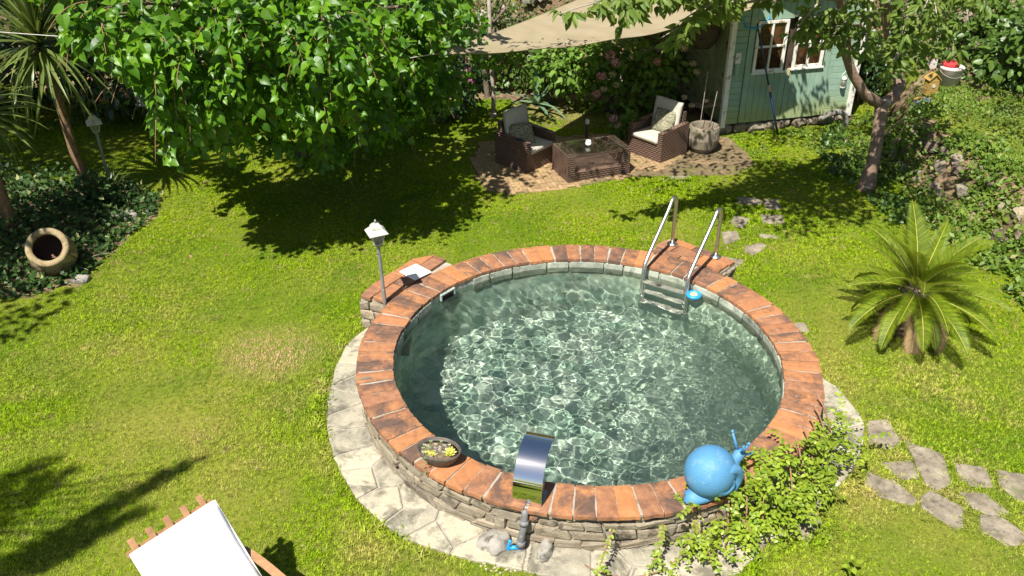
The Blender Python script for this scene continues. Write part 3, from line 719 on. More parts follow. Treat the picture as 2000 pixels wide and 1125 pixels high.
    tiles_in(PLAT_L + [(-.9, 8.0), (-1.25, 7.85)], (-1.55, 7.85), R_(57), .34, .17, 5)
    tiles_in(PLAT_R + [(2.0, 8.3), (1.4, 8.75)], (1.30, 8.95), R_(-43.5), .33, .19, 6)
    # stones on the sides of the platforms
    def side(a, b_, seed):
        a = Vector(a); b_ = Vector(b_); d = (b_ - a); Ln = d.length; ang = math.atan2(d.y, d.x); r = random.Random(seed); z = 0
        nrm = Vector((d.y, -d.x)).normalized()
        for h in (.11, .12, .10):
            x = 0
            while x < Ln - .03:
                w = min(r.uniform(.10, .24), Ln - x); m = stone_mesh(w - .01, h - .008, .10, r.random() * 99); m.materials.append(MT['stone'])
                p = a + d / Ln * (x + w / 2) + nrm * (-.02)
                obj('stone', m, None, pool, Matrix.Translation((p.x - PC.x, p.y - PC.y, z + h / 2 + .01)) @ Matrix.Rotation(ang, 4, 'Z'))
                x += w
            z += h
    side((-1.60, 8.02), (-1.30, 7.93), 1); side((-1.16, 8.80), (-1.58, 8.02), 2)
    side((2.22, 8.50), (2.49, 8.76), 3); side((2.49, 8.76), (1.86, 9.36), 4)
    a = R_(-25)
    while a < R_(205):                                   # dressed blocks along the waterline
        w = rnd.uniform(.20, .42); da = w / RI; h = rnd.uniform(.17, .21); b = MB(); V = []; F = []; nn = 5
        for i in range(nn + 1):
            t = a + .006 + (da - .012) * i / nn
            for rr, zz in ((RI + .03, ZR - .045), (RI - .004, ZR - .05), (RI - .010 + rnd.uniform(-.003, .003), ZR - .05 - h * .5), (RI - .004, ZR - .05 - h), (RI + .03, ZR - .055 - h)): V.append(L(rr, zz, t))
        for i in range(nn): F += [(5 * i + j, 5 * i + j + 1, 5 * i + j + 6, 5 * i + j + 5) for j in range(4)]
        F += [(0, 1, 2, 3, 4), tuple(5 * nn + j for j in (4, 3, 2, 1, 0))]
        if not (R_(134) < a + da and a < R_(146)):
            o = b.add(V, F).build('lining_stone', MT['lining_stone'], pool); o.cycles.is_caustics_receiver = True
        a += da
    # skimmer mouth in the inner wall
    a = R_(140); b = MB(); M = Matrix.Rotation(a, 4, 'Z') @ Matrix.Translation((RI - .005, 0, ZW + .005))
    for c, d in (((0, -.10, 0), (.03, .016, .13)), ((0, .10, 0), (.03, .016, .13)), ((0, 0, .058), (.03, .2, .016)), ((0, 0, -.06), (.03, .2, .016))): b.box(c, d, M)
    b.build('skimmer_frame', MT['teal_grey'], pool)
    b = MB(); b.box((.012, 0, 0), (.008, .19, .11), M); b.build('skimmer_mouth', MT['dark'], pool)
def clip(S, C):
    """Sutherland-Hodgman against a convex outline"""
    ar = sum(C[k][0] * C[(k + 1) % len(C)][1] - C[(k + 1) % len(C)][0] * C[k][1] for k in range(len(C)))
    if ar < 0: C = C[::-1]
    out = list(S)
    for i in range(len(C)):
        a, b = C[i], C[(i + 1) % len(C)]; inp = out; out = []
        if not inp: break
        side = lambda p: (b[0] - a[0]) * (p[1] - a[1]) - (b[1] - a[1]) * (p[0] - a[0])
        for k in range(len(inp)):
            p, q = inp[k], inp[(k + 1) % len(inp)]; sp, sq = side(p), side(q)
            if sp >= 0: out.append(p)
            if (sp >= 0) != (sq >= 0):
                t = sp / (sp - sq); out.append((p[0] + (q[0] - p[0]) * t, p[1] + (q[1] - p[1]) * t))
    return out
def clip_circle(S, r=RO + .008):
    fine = []
    for i in range(len(S)):
        for k in range(6): fine.append((S[i][0] + (S[(i + 1) % len(S)][0] - S[i][0]) * k / 6, S[i][1] + (S[(i + 1) % len(S)][1] - S[i][1]) * k / 6))
    ins = [math.hypot(p[0] - PC.x, p[1] - PC.y) < r for p in fine]
    if all(ins): return []
    if not any(ins): return S
    out = []
    for p, i in zip(fine, ins):
        if not i: out.append(p)
        else:
            d = math.hypot(p[0] - PC.x, p[1] - PC.y); q = (PC.x + (p[0] - PC.x) / d * r, PC.y + (p[1] - PC.y) / d * r)
            if min(math.hypot(q[0] - s[0], q[1] - s[1]) for s in S) < .25 and inpoly(S, [q[0]], [q[1]])[0]: out.append(q)
    return out
MT['lining_stone'] = rough_mat('lining_stone', (.22, .25, .195), (.40, .41, .34), 7, (.12, .14, .105), 4, (.52, .64), 1., .5, 24, .012, world=True, rand=.35, spec=.05)
MT['teal_grey'] = rough_mat('grey_green_plastic', (.30, .38, .33), (.38, .45, .4), 8, bump=0, rand=0)
build_pool()

def build_water():
    nr, nt = 300, 1000; R = RI + .018
    rr = (R * (np.arange(1, nr + 1) / nr) ** .95); th = np.linspace(0, 2 * np.pi, nt, endpoint=False)
    X = rr[:, None] * np.cos(th); Y = rr[:, None] * np.sin(th); Z = np.zeros_like(X); g = np.random.default_rng(5)
    # crossing ripples, rougher on the right where the inflow stirs the surface
    chop = 1. + .5 * sstep(-.2, 1.4, X - .25 * Y)
    for lam in np.geomspace(.055, .28, 40):
        a = g.uniform(0, 2 * np.pi); k = 2 * np.pi / lam
        Z += WAVE * min(1, (lam / .11)) ** .7 / k * np.sin(k * (X * np.cos(a) + Y * np.sin(a)) + g.uniform(0, 6.28))
    for (sx, sy, lam, am) in ((.95, -.35, .10, .5), (1.2, .2, .13, .6), (-.55, -1.5, .12, .5)):
        d = np.hypot(X - sx, Y - sy); Z += am * WAVE * 2.2 / (2 * np.pi / lam) * np.sin(2 * np.pi / lam * d) * np.exp(-(d / .5) ** 2)
    for lam in np.geomspace(.045, .08, 14):
        a = g.uniform(0, 2 * np.pi); k = 2 * np.pi / lam; Z += .010 / k * np.sin(k * (X * np.cos(a) + Y * np.sin(a)) + g.uniform(0, 6.28)) * sstep(.25, 1.4, X - .35 * Y)
    Z *= chop
    V = np.stack([X, Y, Z], -1).reshape(-1, 3); V = np.concatenate([V, [[0, 0, Z[0].mean()]]])
    i, j = np.meshgrid(np.arange(nr - 1), np.arange(nt), indexing='ij'); j2 = (j + 1) % nt
    F = np.stack([i * nt + j, (i + 1) * nt + j, (i + 1) * nt + j2, i * nt + j2], -1).reshape(-1, 4).tolist() + [(nr * nt, k, (k + 1) % nt) for k in range(nt)]
    m = bpy.data.meshes.new('water'); m.from_pydata(V.tolist(), [], F); m.polygons.foreach_set('use_smooth', [True] * len(F))
    o = obj('water', m, MT['water']); o.location = (PC.x, PC.y, ZW); tag(o, kind='structure')
    o.cycles.is_caustics_caster = True
WAVE = .0102
build_water()

# ---------------------------------------------------------------- paving: apron, stepping stones, patio
def paving(name, polys, mat, z0, z1, piece, label=None):
    c = np.mean([np.mean(P, 0) for P in polys], 0); e = empty(name, (c[0], c[1], 0), kind='structure')
    if label: e['label'] = label
    for P in polys:
        r = random.Random(int(abs(P[0][0]) * 1000)); Q = rough_poly(P, r); h = float(np.mean(hgt([p[0] for p in P], [p[1] for p in P])))
        b = MB(); b.prism([(p[0] - c[0], p[1] - c[1]) for p in Q], h + z0, h + z1 + r.uniform(-.004, .004), inset=.012, drop=.008)
        b.build(piece, mat, e)
    return e
def grow(P, f):
    c = np.mean(P, 0); return [tuple(c + (np.array(p) - c) * f) for p in P]
def build_paving():
    r = random.Random(3); seeds = []; polys = []
    for k in range(900):
        ang = r.uniform(150, 367); ro_ = float(apron_r(ang)); rad = r.uniform(2.14, max(2.2, ro_ - .06)); p = on_ring(R_(ang), rad, 0)
        if 250 < ang < 260 or ro_ < 2.25: continue
        if all((p - q).length > .235 for q in seeds): seeds.append(p)
    for p in seeds:
        P = [(p.x - .34, p.y - .34), (p.x + .34, p.y - .34), (p.x + .34, p.y + .34), (p.x - .34, p.y + .34)]
        for q in seeds:
            d = q - p
            if q is p or d.length > 1.0: continue
            m = p + d * .5 - d.normalized() * .011; t = Vector((-d.y, d.x, 0)).normalized(); A, B = m - t * 3, m + t * 3
            out = []
            for i in range(len(P)):
                u, w = P[i], P[(i + 1) % len(P)]; su = (u[0] - m.x) * d.x + (u[1] - m.y) * d.y; sw = (w[0] - m.x) * d.x + (w[1] - m.y) * d.y
                if su <= 0: out.append(u)
                if (su <= 0) != (sw <= 0): f = su / (su - sw); out.append((u[0] + (w[0] - u[0]) * f, u[1] + (w[1] - u[1]) * f))
            P = out
            if len(P) < 3: break
        if len(P) < 3: continue
        def excess(z):
            dx, dy = z.x - PC.x, z.y - PC.y; th = math.degrees(math.atan2(dy, dx))
            return math.hypot(dx, dy) - max(float(apron_r(th)) + .014 * math.sin(th * 1.9) * math.cos(th * .7), 2.1)
        fine = []; Q = []
        for i in range(len(P)):
            u, w = Vector(P[i]), Vector(P[(i + 1) % len(P)]); n = max(1, int((w - u).length / .04)); fine += [u.lerp(w, k / n) for k in range(n)]
        for i in range(len(fine)):
            u, w = fine[i], fine[(i + 1) % len(fine)]; eu, ew = excess(u), excess(w)
            if eu <= 0: Q.append(tuple(u))
            if (eu <= 0) != (ew <= 0): Q.append(tuple(u.lerp(w, eu / (eu - ew))))
        if len(Q) > 4: polys.append(Q)
    e = paving('pool_apron', polys, MT['paving'], -.05, .022, 'paving_stone')
    b = MB(); V = []; F = []; n = 120
    for k in range(n + 1):
        ang = 151 + (367 - 151) * k / n
        for rad in (2.05, float(apron_r(ang)) - .012): V.append(tuple(on_ring(R_(ang), rad, .006)))
    for k in range(n): F.append((2 * k, 2 * k + 1, 2 * k + 3, 2 * k + 2))
    b.add(V, F).build('mortar_joint', MT['mortar'], e, world=True)
    paving('stepping_path', [grow(P, 1.09) for P in STEPS_FRONT], MT['stepping'], -.05, .014, 'flagstone')
    paving('lawn_path', STEPS_BACK, MT['stepping'], -.05, .010, 'flagstone')
    # patio of small bricks laid in a basket weave
    p = empty('patio', (1.3, 12.4, 0), kind='structure')
    b = MB(); b.prism([(x - 1.3, y - 12.4) for x, y in PATIO], -.05, .012); b.build('joint_bed', MT['joint'], p)
    L, w, ang = .126, .063, R_(14); ms = []
    for k in range(4):
        q = MB(); q.box((0, 0, 0), (L - .008, w - .007, .05), b=.004); m = q.mesh('brick'); m.materials.append(MT['brick']); ms.append(m)
    C = []
    for i in range(-30, 31):
        for j in range(-22, 23):
            for k in (0, 1):
                x, y, rz = (i * L, j * L + (k - .5) * w, 0) if (i + j) % 2 == 0 else (i * L + (k - .5) * w, j * L, math.pi / 2)
                X = 1.3 + x * math.cos(ang) - y * math.sin(ang); Y = 12.4 + x * math.sin(ang) + y * math.cos(ang); C.append((X, Y, rz + ang))
    C = np.array(C); k = inpoly(PATIO, C[:, 0], C[:, 1]); k &= ~((C[:, 0] > 2.45 + .12 * np.sin(C[:, 1] * 7)))
    k &= ~((C[:, 0] > .85) & (C[:, 0] < 2.8) & (C[:, 1] < 11.62 + (C[:, 0] - .7) * .42 + .08 * np.sin(C[:, 0] * 11)))
    C = C[k]; C = C[np.argsort(np.abs(C[:, 0] - .3) * .6 + C[:, 1])]
    rest = MB()
    for t, (X, Y, rz) in enumerate(C):
        M = Matrix.Translation((X - 1.3, Y - 12.4, -.004 + rnd.uniform(-.004, .003))) @ Euler((rnd.uniform(-.02, .02), rnd.uniform(-.02, .02), rz + rnd.uniform(-.03, .03))).to_matrix().to_4x4()
        if t < 300: obj('brick', ms[t % 4], None, p, M)
        else: rest.box((0, 0, 0), (L - .008, w - .007, .05), M)
    o = rest.build('brick_field', MT['brick'], p); o['kind'] = 'stuff'
build_paving()

# ---------------------------------------------------------------- pool things
def build_ladder():
    A = [(Vector((1.44, 8.53, 0)), Vector((1.85, 9.16, 0))), (Vector((1.87, 8.25, 0)), Vector((2.29, 8.85, 0)))]
    root = empty('pool_ladder', A[0][1] + Vector((0, 0, ZR)), 0, 'polished steel pool ladder with two arched handrails at the pool edge', 'ladder')
    rails = []
    for p, f in A:
        d = (f - p).normalized(); path = [p + Vector((0, 0, -.42)), p + Vector((0, 0, .1)), p + Vector((0, 0, .43)), p + Vector((0, 0, .50)) + d * .025]
        top = f - d * .17 + Vector((0, 0, .95)); path += [path[-1].lerp(top, .5), top]
        c = f - d * .085 + Vector((0, 0, .94))
        for k in range(1, 10):
            a = math.pi * (1 - k / 9) * .86; path.append(c + d * math.cos(a) * .085 + Vector((0, 0, math.sin(a) * .085)))
        path += [f + Vector((0, 0, .8)), f + Vector((0, 0, ZR))]
        pts = []
        for k in range(len(path) - 1): pts += [path[k].lerp(path[k + 1], t / 3) for t in range(3)]
        pts.append(path[-1])
        for _ in range(3): pts = [pts[0]] + [(pts[i - 1] + pts[i] * 2 + pts[i + 1]) / 4 for i in range(1, len(pts) - 1)] + [pts[-1]]
        b = MB(); b.tube(pts, .0215, 14); o = b.build('rail', MT['steel'], root, True, world=True); rails.append(o)
        o.cycles.is_caustics_receiver = True
        b = MB(); b.lathe([(.062, ZR + .001), (.062, ZR + .012), (.04, ZR + .026), (.026, ZR + .032)], 20, Matrix.Translation((f.x, f.y, 0)))
        b.build('flange', MT['steel'], o, True, world=True)
    p0, p1 = A[0][0], A[1][0]; d = (p1 - p0); ang = math.atan2(d.y, d.x)
    for z in (.27, .03, -.21):
        c = (p0 + p1) / 2; b = MB(); M = Matrix.Translation((c.x, c.y, z)) @ Matrix.Rotation(ang, 4, 'Z')
        b.box((0, 0, 0), (d.length - .03, .085, .022), M, .004)
        for k in range(-3, 4): b.box((0, k * .011, .0125), (d.length - .05, .004, .004), M)
        o = b.build('step', MT['steel'], root, world=True); o.cycles.is_caustics_receiver = True
build_ladder()

def build_spout():
    a = R_(253.7); p = on_ring(a, 2.03, ZR)
    r = empty('waterfall_spout', p, a + math.pi, 'curved mirror-polished steel waterfall spout arching over the pool rim', 'spout')   # local +X to the pool centre
    prof = [(-.085, .0)] + [(-.085, .06)]
    cx, cz, R = .20, .10, .285
    for k in range(0, 17): t = math.pi - k / 16 * R_(118); prof.append((cx + R * math.cos(t), cz + R * math.sin(t)))
    W = .112; b = MB(); V = []; F = []
    for x, z in prof: V += [(x, -W, z), (x, W, z)]
    for x, z in prof[::-1]:
        V += [(x + (.008 if x < 0 else .004), W, z - .010), (x + (.008 if x < 0 else .004), -W, z - .010)]
    n = len(V) // 2
    for i in range(n): j = (i + 1) % n; F.append((2 * i, 2 * i + 1, 2 * j + 1, 2 * j))
    m = len(prof)
    for i in range(m - 1):
        F.append((2 * i, 2 * i + 2, 2 * (2 * m - 2 - i) + 1, 2 * (2 * m - 1 - i) + 1)); F.append((2 * i + 2, 2 * i, 2 * (2 * m - 1 - i), 2 * (2 * m - 2 - i)))
    o = b.add(V, F).build('curved_blade', MT['chrome'], r); smooth_by_angle(o, 40)
    b = MB(); b.box((.012, 0, .0), (.18, .235, .014), None, .003); b.build('base_plate', MT['pole_metal'], r)
    b = MB(); b.box((.06, 0, .05), (.10, .18, .10), None, .01); b.build('feed_box', MT['steel'], r)
    # grey feed pipe down the wall
    q = on_ring(a, 2.19, 0); r = empty('feed_pipe', q, a + math.pi, 'grey plastic feed pipe with blue valve running down the wall under the spout', 'pipe')
    b = MB(); pts = [(.035, 0, .385), (.025, 0, .34), (.012, 0, .29), (.0, 0, .25), (-.015, .01, .17), (-.02, .02, .06), (-.02, .02, -.02)]
    b.tube(pts, .027, 12); b.build('pipe', MT['grey_pvc'], r, True)
    for c, d in (((.005, 0, .265), (.005, 0, .30)), ((-.018, .016, .11), (-.02, .02, .06)), ((-.02, .02, .0), (-.02, .02, .035))):
        b = MB(); b.tube([c, d], .036, 12); b.build('pipe_collar', MT['grey_pvc'], r, True)
    b = MB(); b.tube([(-.03, .03, .045), (-.05, .10, .045)], .018, 10); b.box((-.055, .115, .055), (.02, .025, .11), Matrix.Rotation(.2, 4, 'X'), .006); b.build('valve_handle', MT['blue'], r, True)
    b = MB(); b.rock((.06, -.03, .29), (.04, .10, .05), 3, .3); b.build('clay_shard', MT['terracotta'], r)
build_spout()
for nm, (u, v), d, s, lab in (('rock', (966, 1066), (.22, .20, .13), 4, 'rounded pale boulder left of the grey feed pipe'), ('rock', (1064, 1084), (.10, .20, .14), 9, 'upright pale stone right of the grey feed pipe')):
    p = gr(u, v); b = MB(); b.rock((0, 0, .03), d, s, .38, sub=3); o = b.build(nm, MT['rock'], None, True); o.location = (p.x, p.y, 0); o.rotation_euler = (0, 0, s); tag(o, lab, 'rock')
def build_gravel():
    n = 500; b = MB(); r = random.Random(8)
    for k in range(n):
        u = r.gauss(1020, 40); v = r.gauss(1095, 10); p = gr(u, v); s = r.uniform(.008, .022)
        b.rock((p.x, p.y, .008), (s * 1.4, s, s), k, .3, sub=1)
    o = b.build('gravel', MT['gravel']); tag(o, 'pale gravel spilled at the foot of the feed pipe', 'gravel', kind='stuff')
build_gravel()

def rosette(b, c, r, n=14, h=.6, up=.5):
    for k in range(n):
        a = k * 2.4; q = (k + 1) / n; rad = r * q; el = 1.25 * (1 - q) + up * .35
        d = Vector((math.cos(a) * math.cos(el), math.sin(a) * math.cos(el), math.sin(el))); s = Vector((-math.sin(a), math.cos(a), 0)) * r * .26 * (.5 + q * .5)
        u = s.cross(d).normalized() * r * .10; c = Vector(c); e = c + d * rad
        V = [c, c + d * rad * .55 + s + u, e + u * .6, c + d * rad * .55 - s + u, c + d * rad * .6 - u * .6]
        b.add(V, [(0, 1, 4), (1, 2, 4), (2, 3, 4), (3, 0, 4), (0, 3, 2, 1)])
def build_bowl():
    p = gr(866, 893, ZR); p = on_ring(math.atan2(p.y - PC.y, p.x - PC.x), 2.0, ZR)
    r = empty('planter_bowl', p, R_(-20), 'dark oval ceramic bowl of small succulents standing on the pool rim', 'planter')
    sy = .74
    b = MB(); b.lathe([(.10, .0), (.115, .006), (.155, .05), (.178, .10), (.186, .122), (.178, .126), (.168, .118), (.160, .095)], 40, None, True, 1, sy); b.build('bowl', MT['ceramic'], r, True)
    b = MB(); b.lathe([(.168, .098), (.10, .104), (.02, .107)], 30, None, True, 1, sy); b.build('potting_soil', MT['potsoil'], r, True)
    q = random.Random(12)
    for k in range(30):
        a = q.uniform(0, 6.28); rr = .14 * math.sqrt(q.random()); b = MB(); rosette(b, (0, 0, 0), q.uniform(.014, .03), 12)
        b.build('succulent', MT[q.choice(['succ_g', 'succ_p', 'succ_p', 'succ_g'])], r).location = (rr * math.cos(a), rr * math.sin(a) * sy, .106)
    for x, y, s in ((.095, .01, .062), (.10, -.03, .05), (-.03, -.095, .045), (-.07, -.08, .03)):
        b = MB(); rosette(b, (0, 0, 0), s, 22, up=.9); b.build('succulent', MT['succ_y'], r).location = (x, y * sy, .108)
    for k in range(8):
        a = q.uniform(0, 6.28); rr = .13 * math.sqrt(q.random()); b = MB(); b.rock((0, 0, 0), (.03, .022, .02), k, .3, sub=1); b.build('pebble', MT['rock'], r).location = (rr * math.cos(a), rr * math.sin(a) * sy, .108)
    # trailing stem over the lip
    b = MB()
    for k in range(16): t = k / 15; rosette(b, (-.06 + .02 * math.sin(k), -.125 - .045 * t, .12 - .13 * t * t), .014, 8)
    b.build('trailing_stem', MT['succ_g'], r)
build_bowl()

def build_snail():
    p = Vector((1.50, 5.09, ZR)); r = empty('snail_figure', p, math.atan2(.53, .85), 'large sky blue plastic snail sitting on the pool rim', 'snail figure')
    # shell: one fat whorl with a smaller coil on each flank; local +X is the way it faces
    b = MB(); R = .20; V = []; F = []; nu, nv = 40, 24
    for i in range(nv + 1):
        t = math.pi * i / nv
        for j in range(nu):
            a = 2 * math.pi * j / nu; d = Vector((math.sin(t) * math.cos(a), math.cos(t) * .94, math.sin(t) * math.sin(a)))
            V.append(d * R + Vector((-.015, 0, .235)))
    for i in range(nv):
        for j in range(nu): F.append((i * nu + j, i * nu + (j + 1) % nu, (i + 1) * nu + (j + 1) % nu, (i + 1) * nu + j))
    b.add(V, F); o = b.build('shell', MT['snail'], r, True)
    for s in (-1, 1):
        b = MB(); pts = []; rad = []
        for k in range(50):
            t = k / 49; a = -1.2 + t * 9.5 * 1.0; q = .135 * (1 - t) ** .8 + .004
            hgt_ = math.sqrt(max(R * R - q * q, 0)) * .93; pts.append((.03 + q * math.cos(a), s * (hgt_ - .030), .20 + q * math.sin(a))); rad.append(.040 * (1 - t) ** .7 + .012)
        b.tube(pts, rad, 12); b.build('shell_coil', MT['snail'], o, True)
    # soft body: foot, neck and head in one surface
    b = MB(); b.tube([(-.235, 0, .03), (-.19, 0, .045), (-.10, 0, .05), (.05, 0, .055), (.15, 0, .06), (.205, 0, .10), (.235, 0, .17), (.25, 0, .235), (.275, 0, .265), (.305, 0, .265), (.325, 0, .255)],
                     [.012, .05, .07, .075, .066, .055, .045, .042, .046, .040, .015], 18)
    o = b.build('body', MT['snail'], r, True)
    for v in o.data.vertices:
        if v.co.z < .08: v.co.y *= 1.35; v.co.z = max(v.co.z * .95, .002)
    for s in (-1, 1):
        b = MB(); b.tube([(.275, s * .025, .295), (.27, s * .055, .36), (.262, s * .085, .43)], [.016, .011, .009], 10); b.lathe([(.003, -.014), (.011, -.008), (.014, 0), (.011, .009), (.003, .014)], 10, Matrix.Translation((.262, s * .085, .435)))
        b.build('eye_stalk', MT['snail'], o, True)
        b = MB(); b.tube([(.315, s * .02, .26), (.35, s * .035, .255), (.375, s * .045, .275)], [.012, .009, .007], 8); b.build('feeler', MT['snail'], o, True)
build_snail()

def build_toy():
    p = gr(1355, 577, ZW); r = empty('chlorine_float', (p.x, p.y, ZW), .6, 'blue floating ring dispenser bobbing beside the pool ladder', 'float')
    b = MB(); pts = [(.062 * math.cos(a), .062 * math.sin(a), .005) for a in [k * 2 * math.pi / 24 for k in range(25)]]; b.tube(pts, .022, 10, False); b.build('ring', MT['blue'], r, True)
    b = MB(); b.lathe([(.045, -.06), (.047, .0), (.04, .022), (.02, .03)], 16); b.build('cartridge', MT['tan'], r, True)
    b = MB(); b.rock((.12, -.01, .0), (.055, .04, .045), 2, .2); b.tube([(.08, 0, .01), (.11, 0, .01)], .012, 8); b.rock((.125, .0, .03), (.03, .03, .03), 6, .2); b.build('turtle_figure', MT['teal'], r, True)
build_toy()

def build_lamp(loc, tilt, label, rz):
    r = empty('garden_lamp', loc, 0, label, 'lamp', rot=(tilt[0], tilt[1], rz))
    H = 1.06
    b = MB(); b.tube([(0, 0, -.03), (0, 0, .55), (0, 0, .552), (0, 0, H)], [.021, .021, .0185, .0185], 12); o = b.build('pole', MT['pole_metal'], r); smooth_by_angle(o, 50)
    b = MB(); b.lathe([(.022, H - .005), (.028, H + .01), (.02, H + .025), (.045, H + .03)], 12); b.build('collar', MT['pole_metal'], r, True)
    def sq(rs, mat, nm, par, smooth=False, ins=0):
        b = MB(); V = []; F = []
        for h, z in rs: V += [(h * i, h * j, z) for i, j in ((-1, -1), (1, -1), (1, 1), (-1, 1))]
        for k in range(len(rs) - 1): F += [(4 * k + i, 4 * k + (i + 1) % 4, 4 * k + 4 + (i + 1) % 4, 4 * k + 4 + i) for i in range(4)]
        F += [(3, 2, 1, 0), tuple(4 * (len(rs) - 1) + i for i in range(4))]
        return b.add(V, F).build(nm, mat, par)
    z0 = H + .03
    frame = MB()
    for i, j in ((-1, -1), (1, -1), (1, 1), (-1, 1)): frame.tube([(i * .036, j * .036, z0), (i * .066, j * .066, z0 + .13)], .0055, 6)
    for h, z in ((.036, z0), (.066, z0 + .13)):
        for i in range(4):
            c = ((-1, -1), (1, -1), (1, 1), (-1, 1)); a, e = c[i], c[(i + 1) % 4]; frame.tube([(a[0] * h, a[1] * h, z), (e[0] * h, e[1] * h, z)], .006, 6)
    fr = frame.build('lantern_frame', MT['cast'], r)
    for i in range(4):
        c = ((-1, -1), (1, -1), (1, 1), (-1, 1)); a, e = c[i], c[(i + 1) % 4]; b = MB(); n = Vector((a[0] + e[0], a[1] + e[1], 0)).normalized() * -.003
        V = [Vector((a[0] * .036, a[1] * .036, z0)), Vector((e[0] * .036, e[1] * .036, z0)), Vector((e[0] * .066, e[1] * .066, z0 + .13)), Vector((a[0] * .066, a[1] * .066, z0 + .13))]
        b.add(V + [v + n for v in V], [(0, 1, 2, 3), (7, 6, 5, 4), (0, 4, 5, 1), (1, 5, 6, 2), (2, 6, 7, 3), (3, 7, 4, 0)]); b.build('pane', MT['lglass'], fr)
    b = MB(); b.lathe([(.012, z0), (.014, z0 + .05), (.018, z0 + .08), (.01, z0 + .1)], 10); b.build('bulb', MT['white_plate'], fr, True)
    z1 = z0 + .132
    cap = sq([(.094, z1 - .012), (.096, z1 - .004), (.078, z1 + .016), (.062, z1 + .034), (.054, z1 + .038), (.054, z1 + .046), (.047, z1 + .064), (.034, z1 + .083), (.018, z1 + .095)], MT['cast'], 'cap', r)
    smooth_by_angle(cap, 28)
    b = MB(); b.lathe([(.012, z1 + .094), (.009, z1 + .103), (.015, z1 + .112), (.009, z1 + .122), (.004, z1 + .135)], 12); b.build('finial', MT['pole_metal'], r, True)
build_lamp((-1.305, 7.90, .0), (R_(.5), R_(-1.8), 0), 'weathered grey garden lamp post at the left edge of the pool', .42)
build_lamp((-5.58, 11.45, -.17), (R_(2), R_(-1), 0), 'garden lamp post in the shade beside the cordyline trunk', .5)
b = MB(); b.box((0, 0, .008), (.24, .26, .014), None, .004); o = b.build('skimmer_cover', MT['white_plate']); c = (gr(780, 533, .41) + gr(843, 530, .41)) / 2
o.location = (c.x, c.y, ZR + .004); o.rotation_euler = (0, 0, R_(46)); tag(o, 'square white skimmer lid lying on the tiled platform by the lamp', 'lid')
bb = MB(); bb.lathe([(.012, .0155), (.012, .0165)], 12, Matrix.Translation((.04, .06, 0))); bb.build('finger_hole', MT['dark'], o)

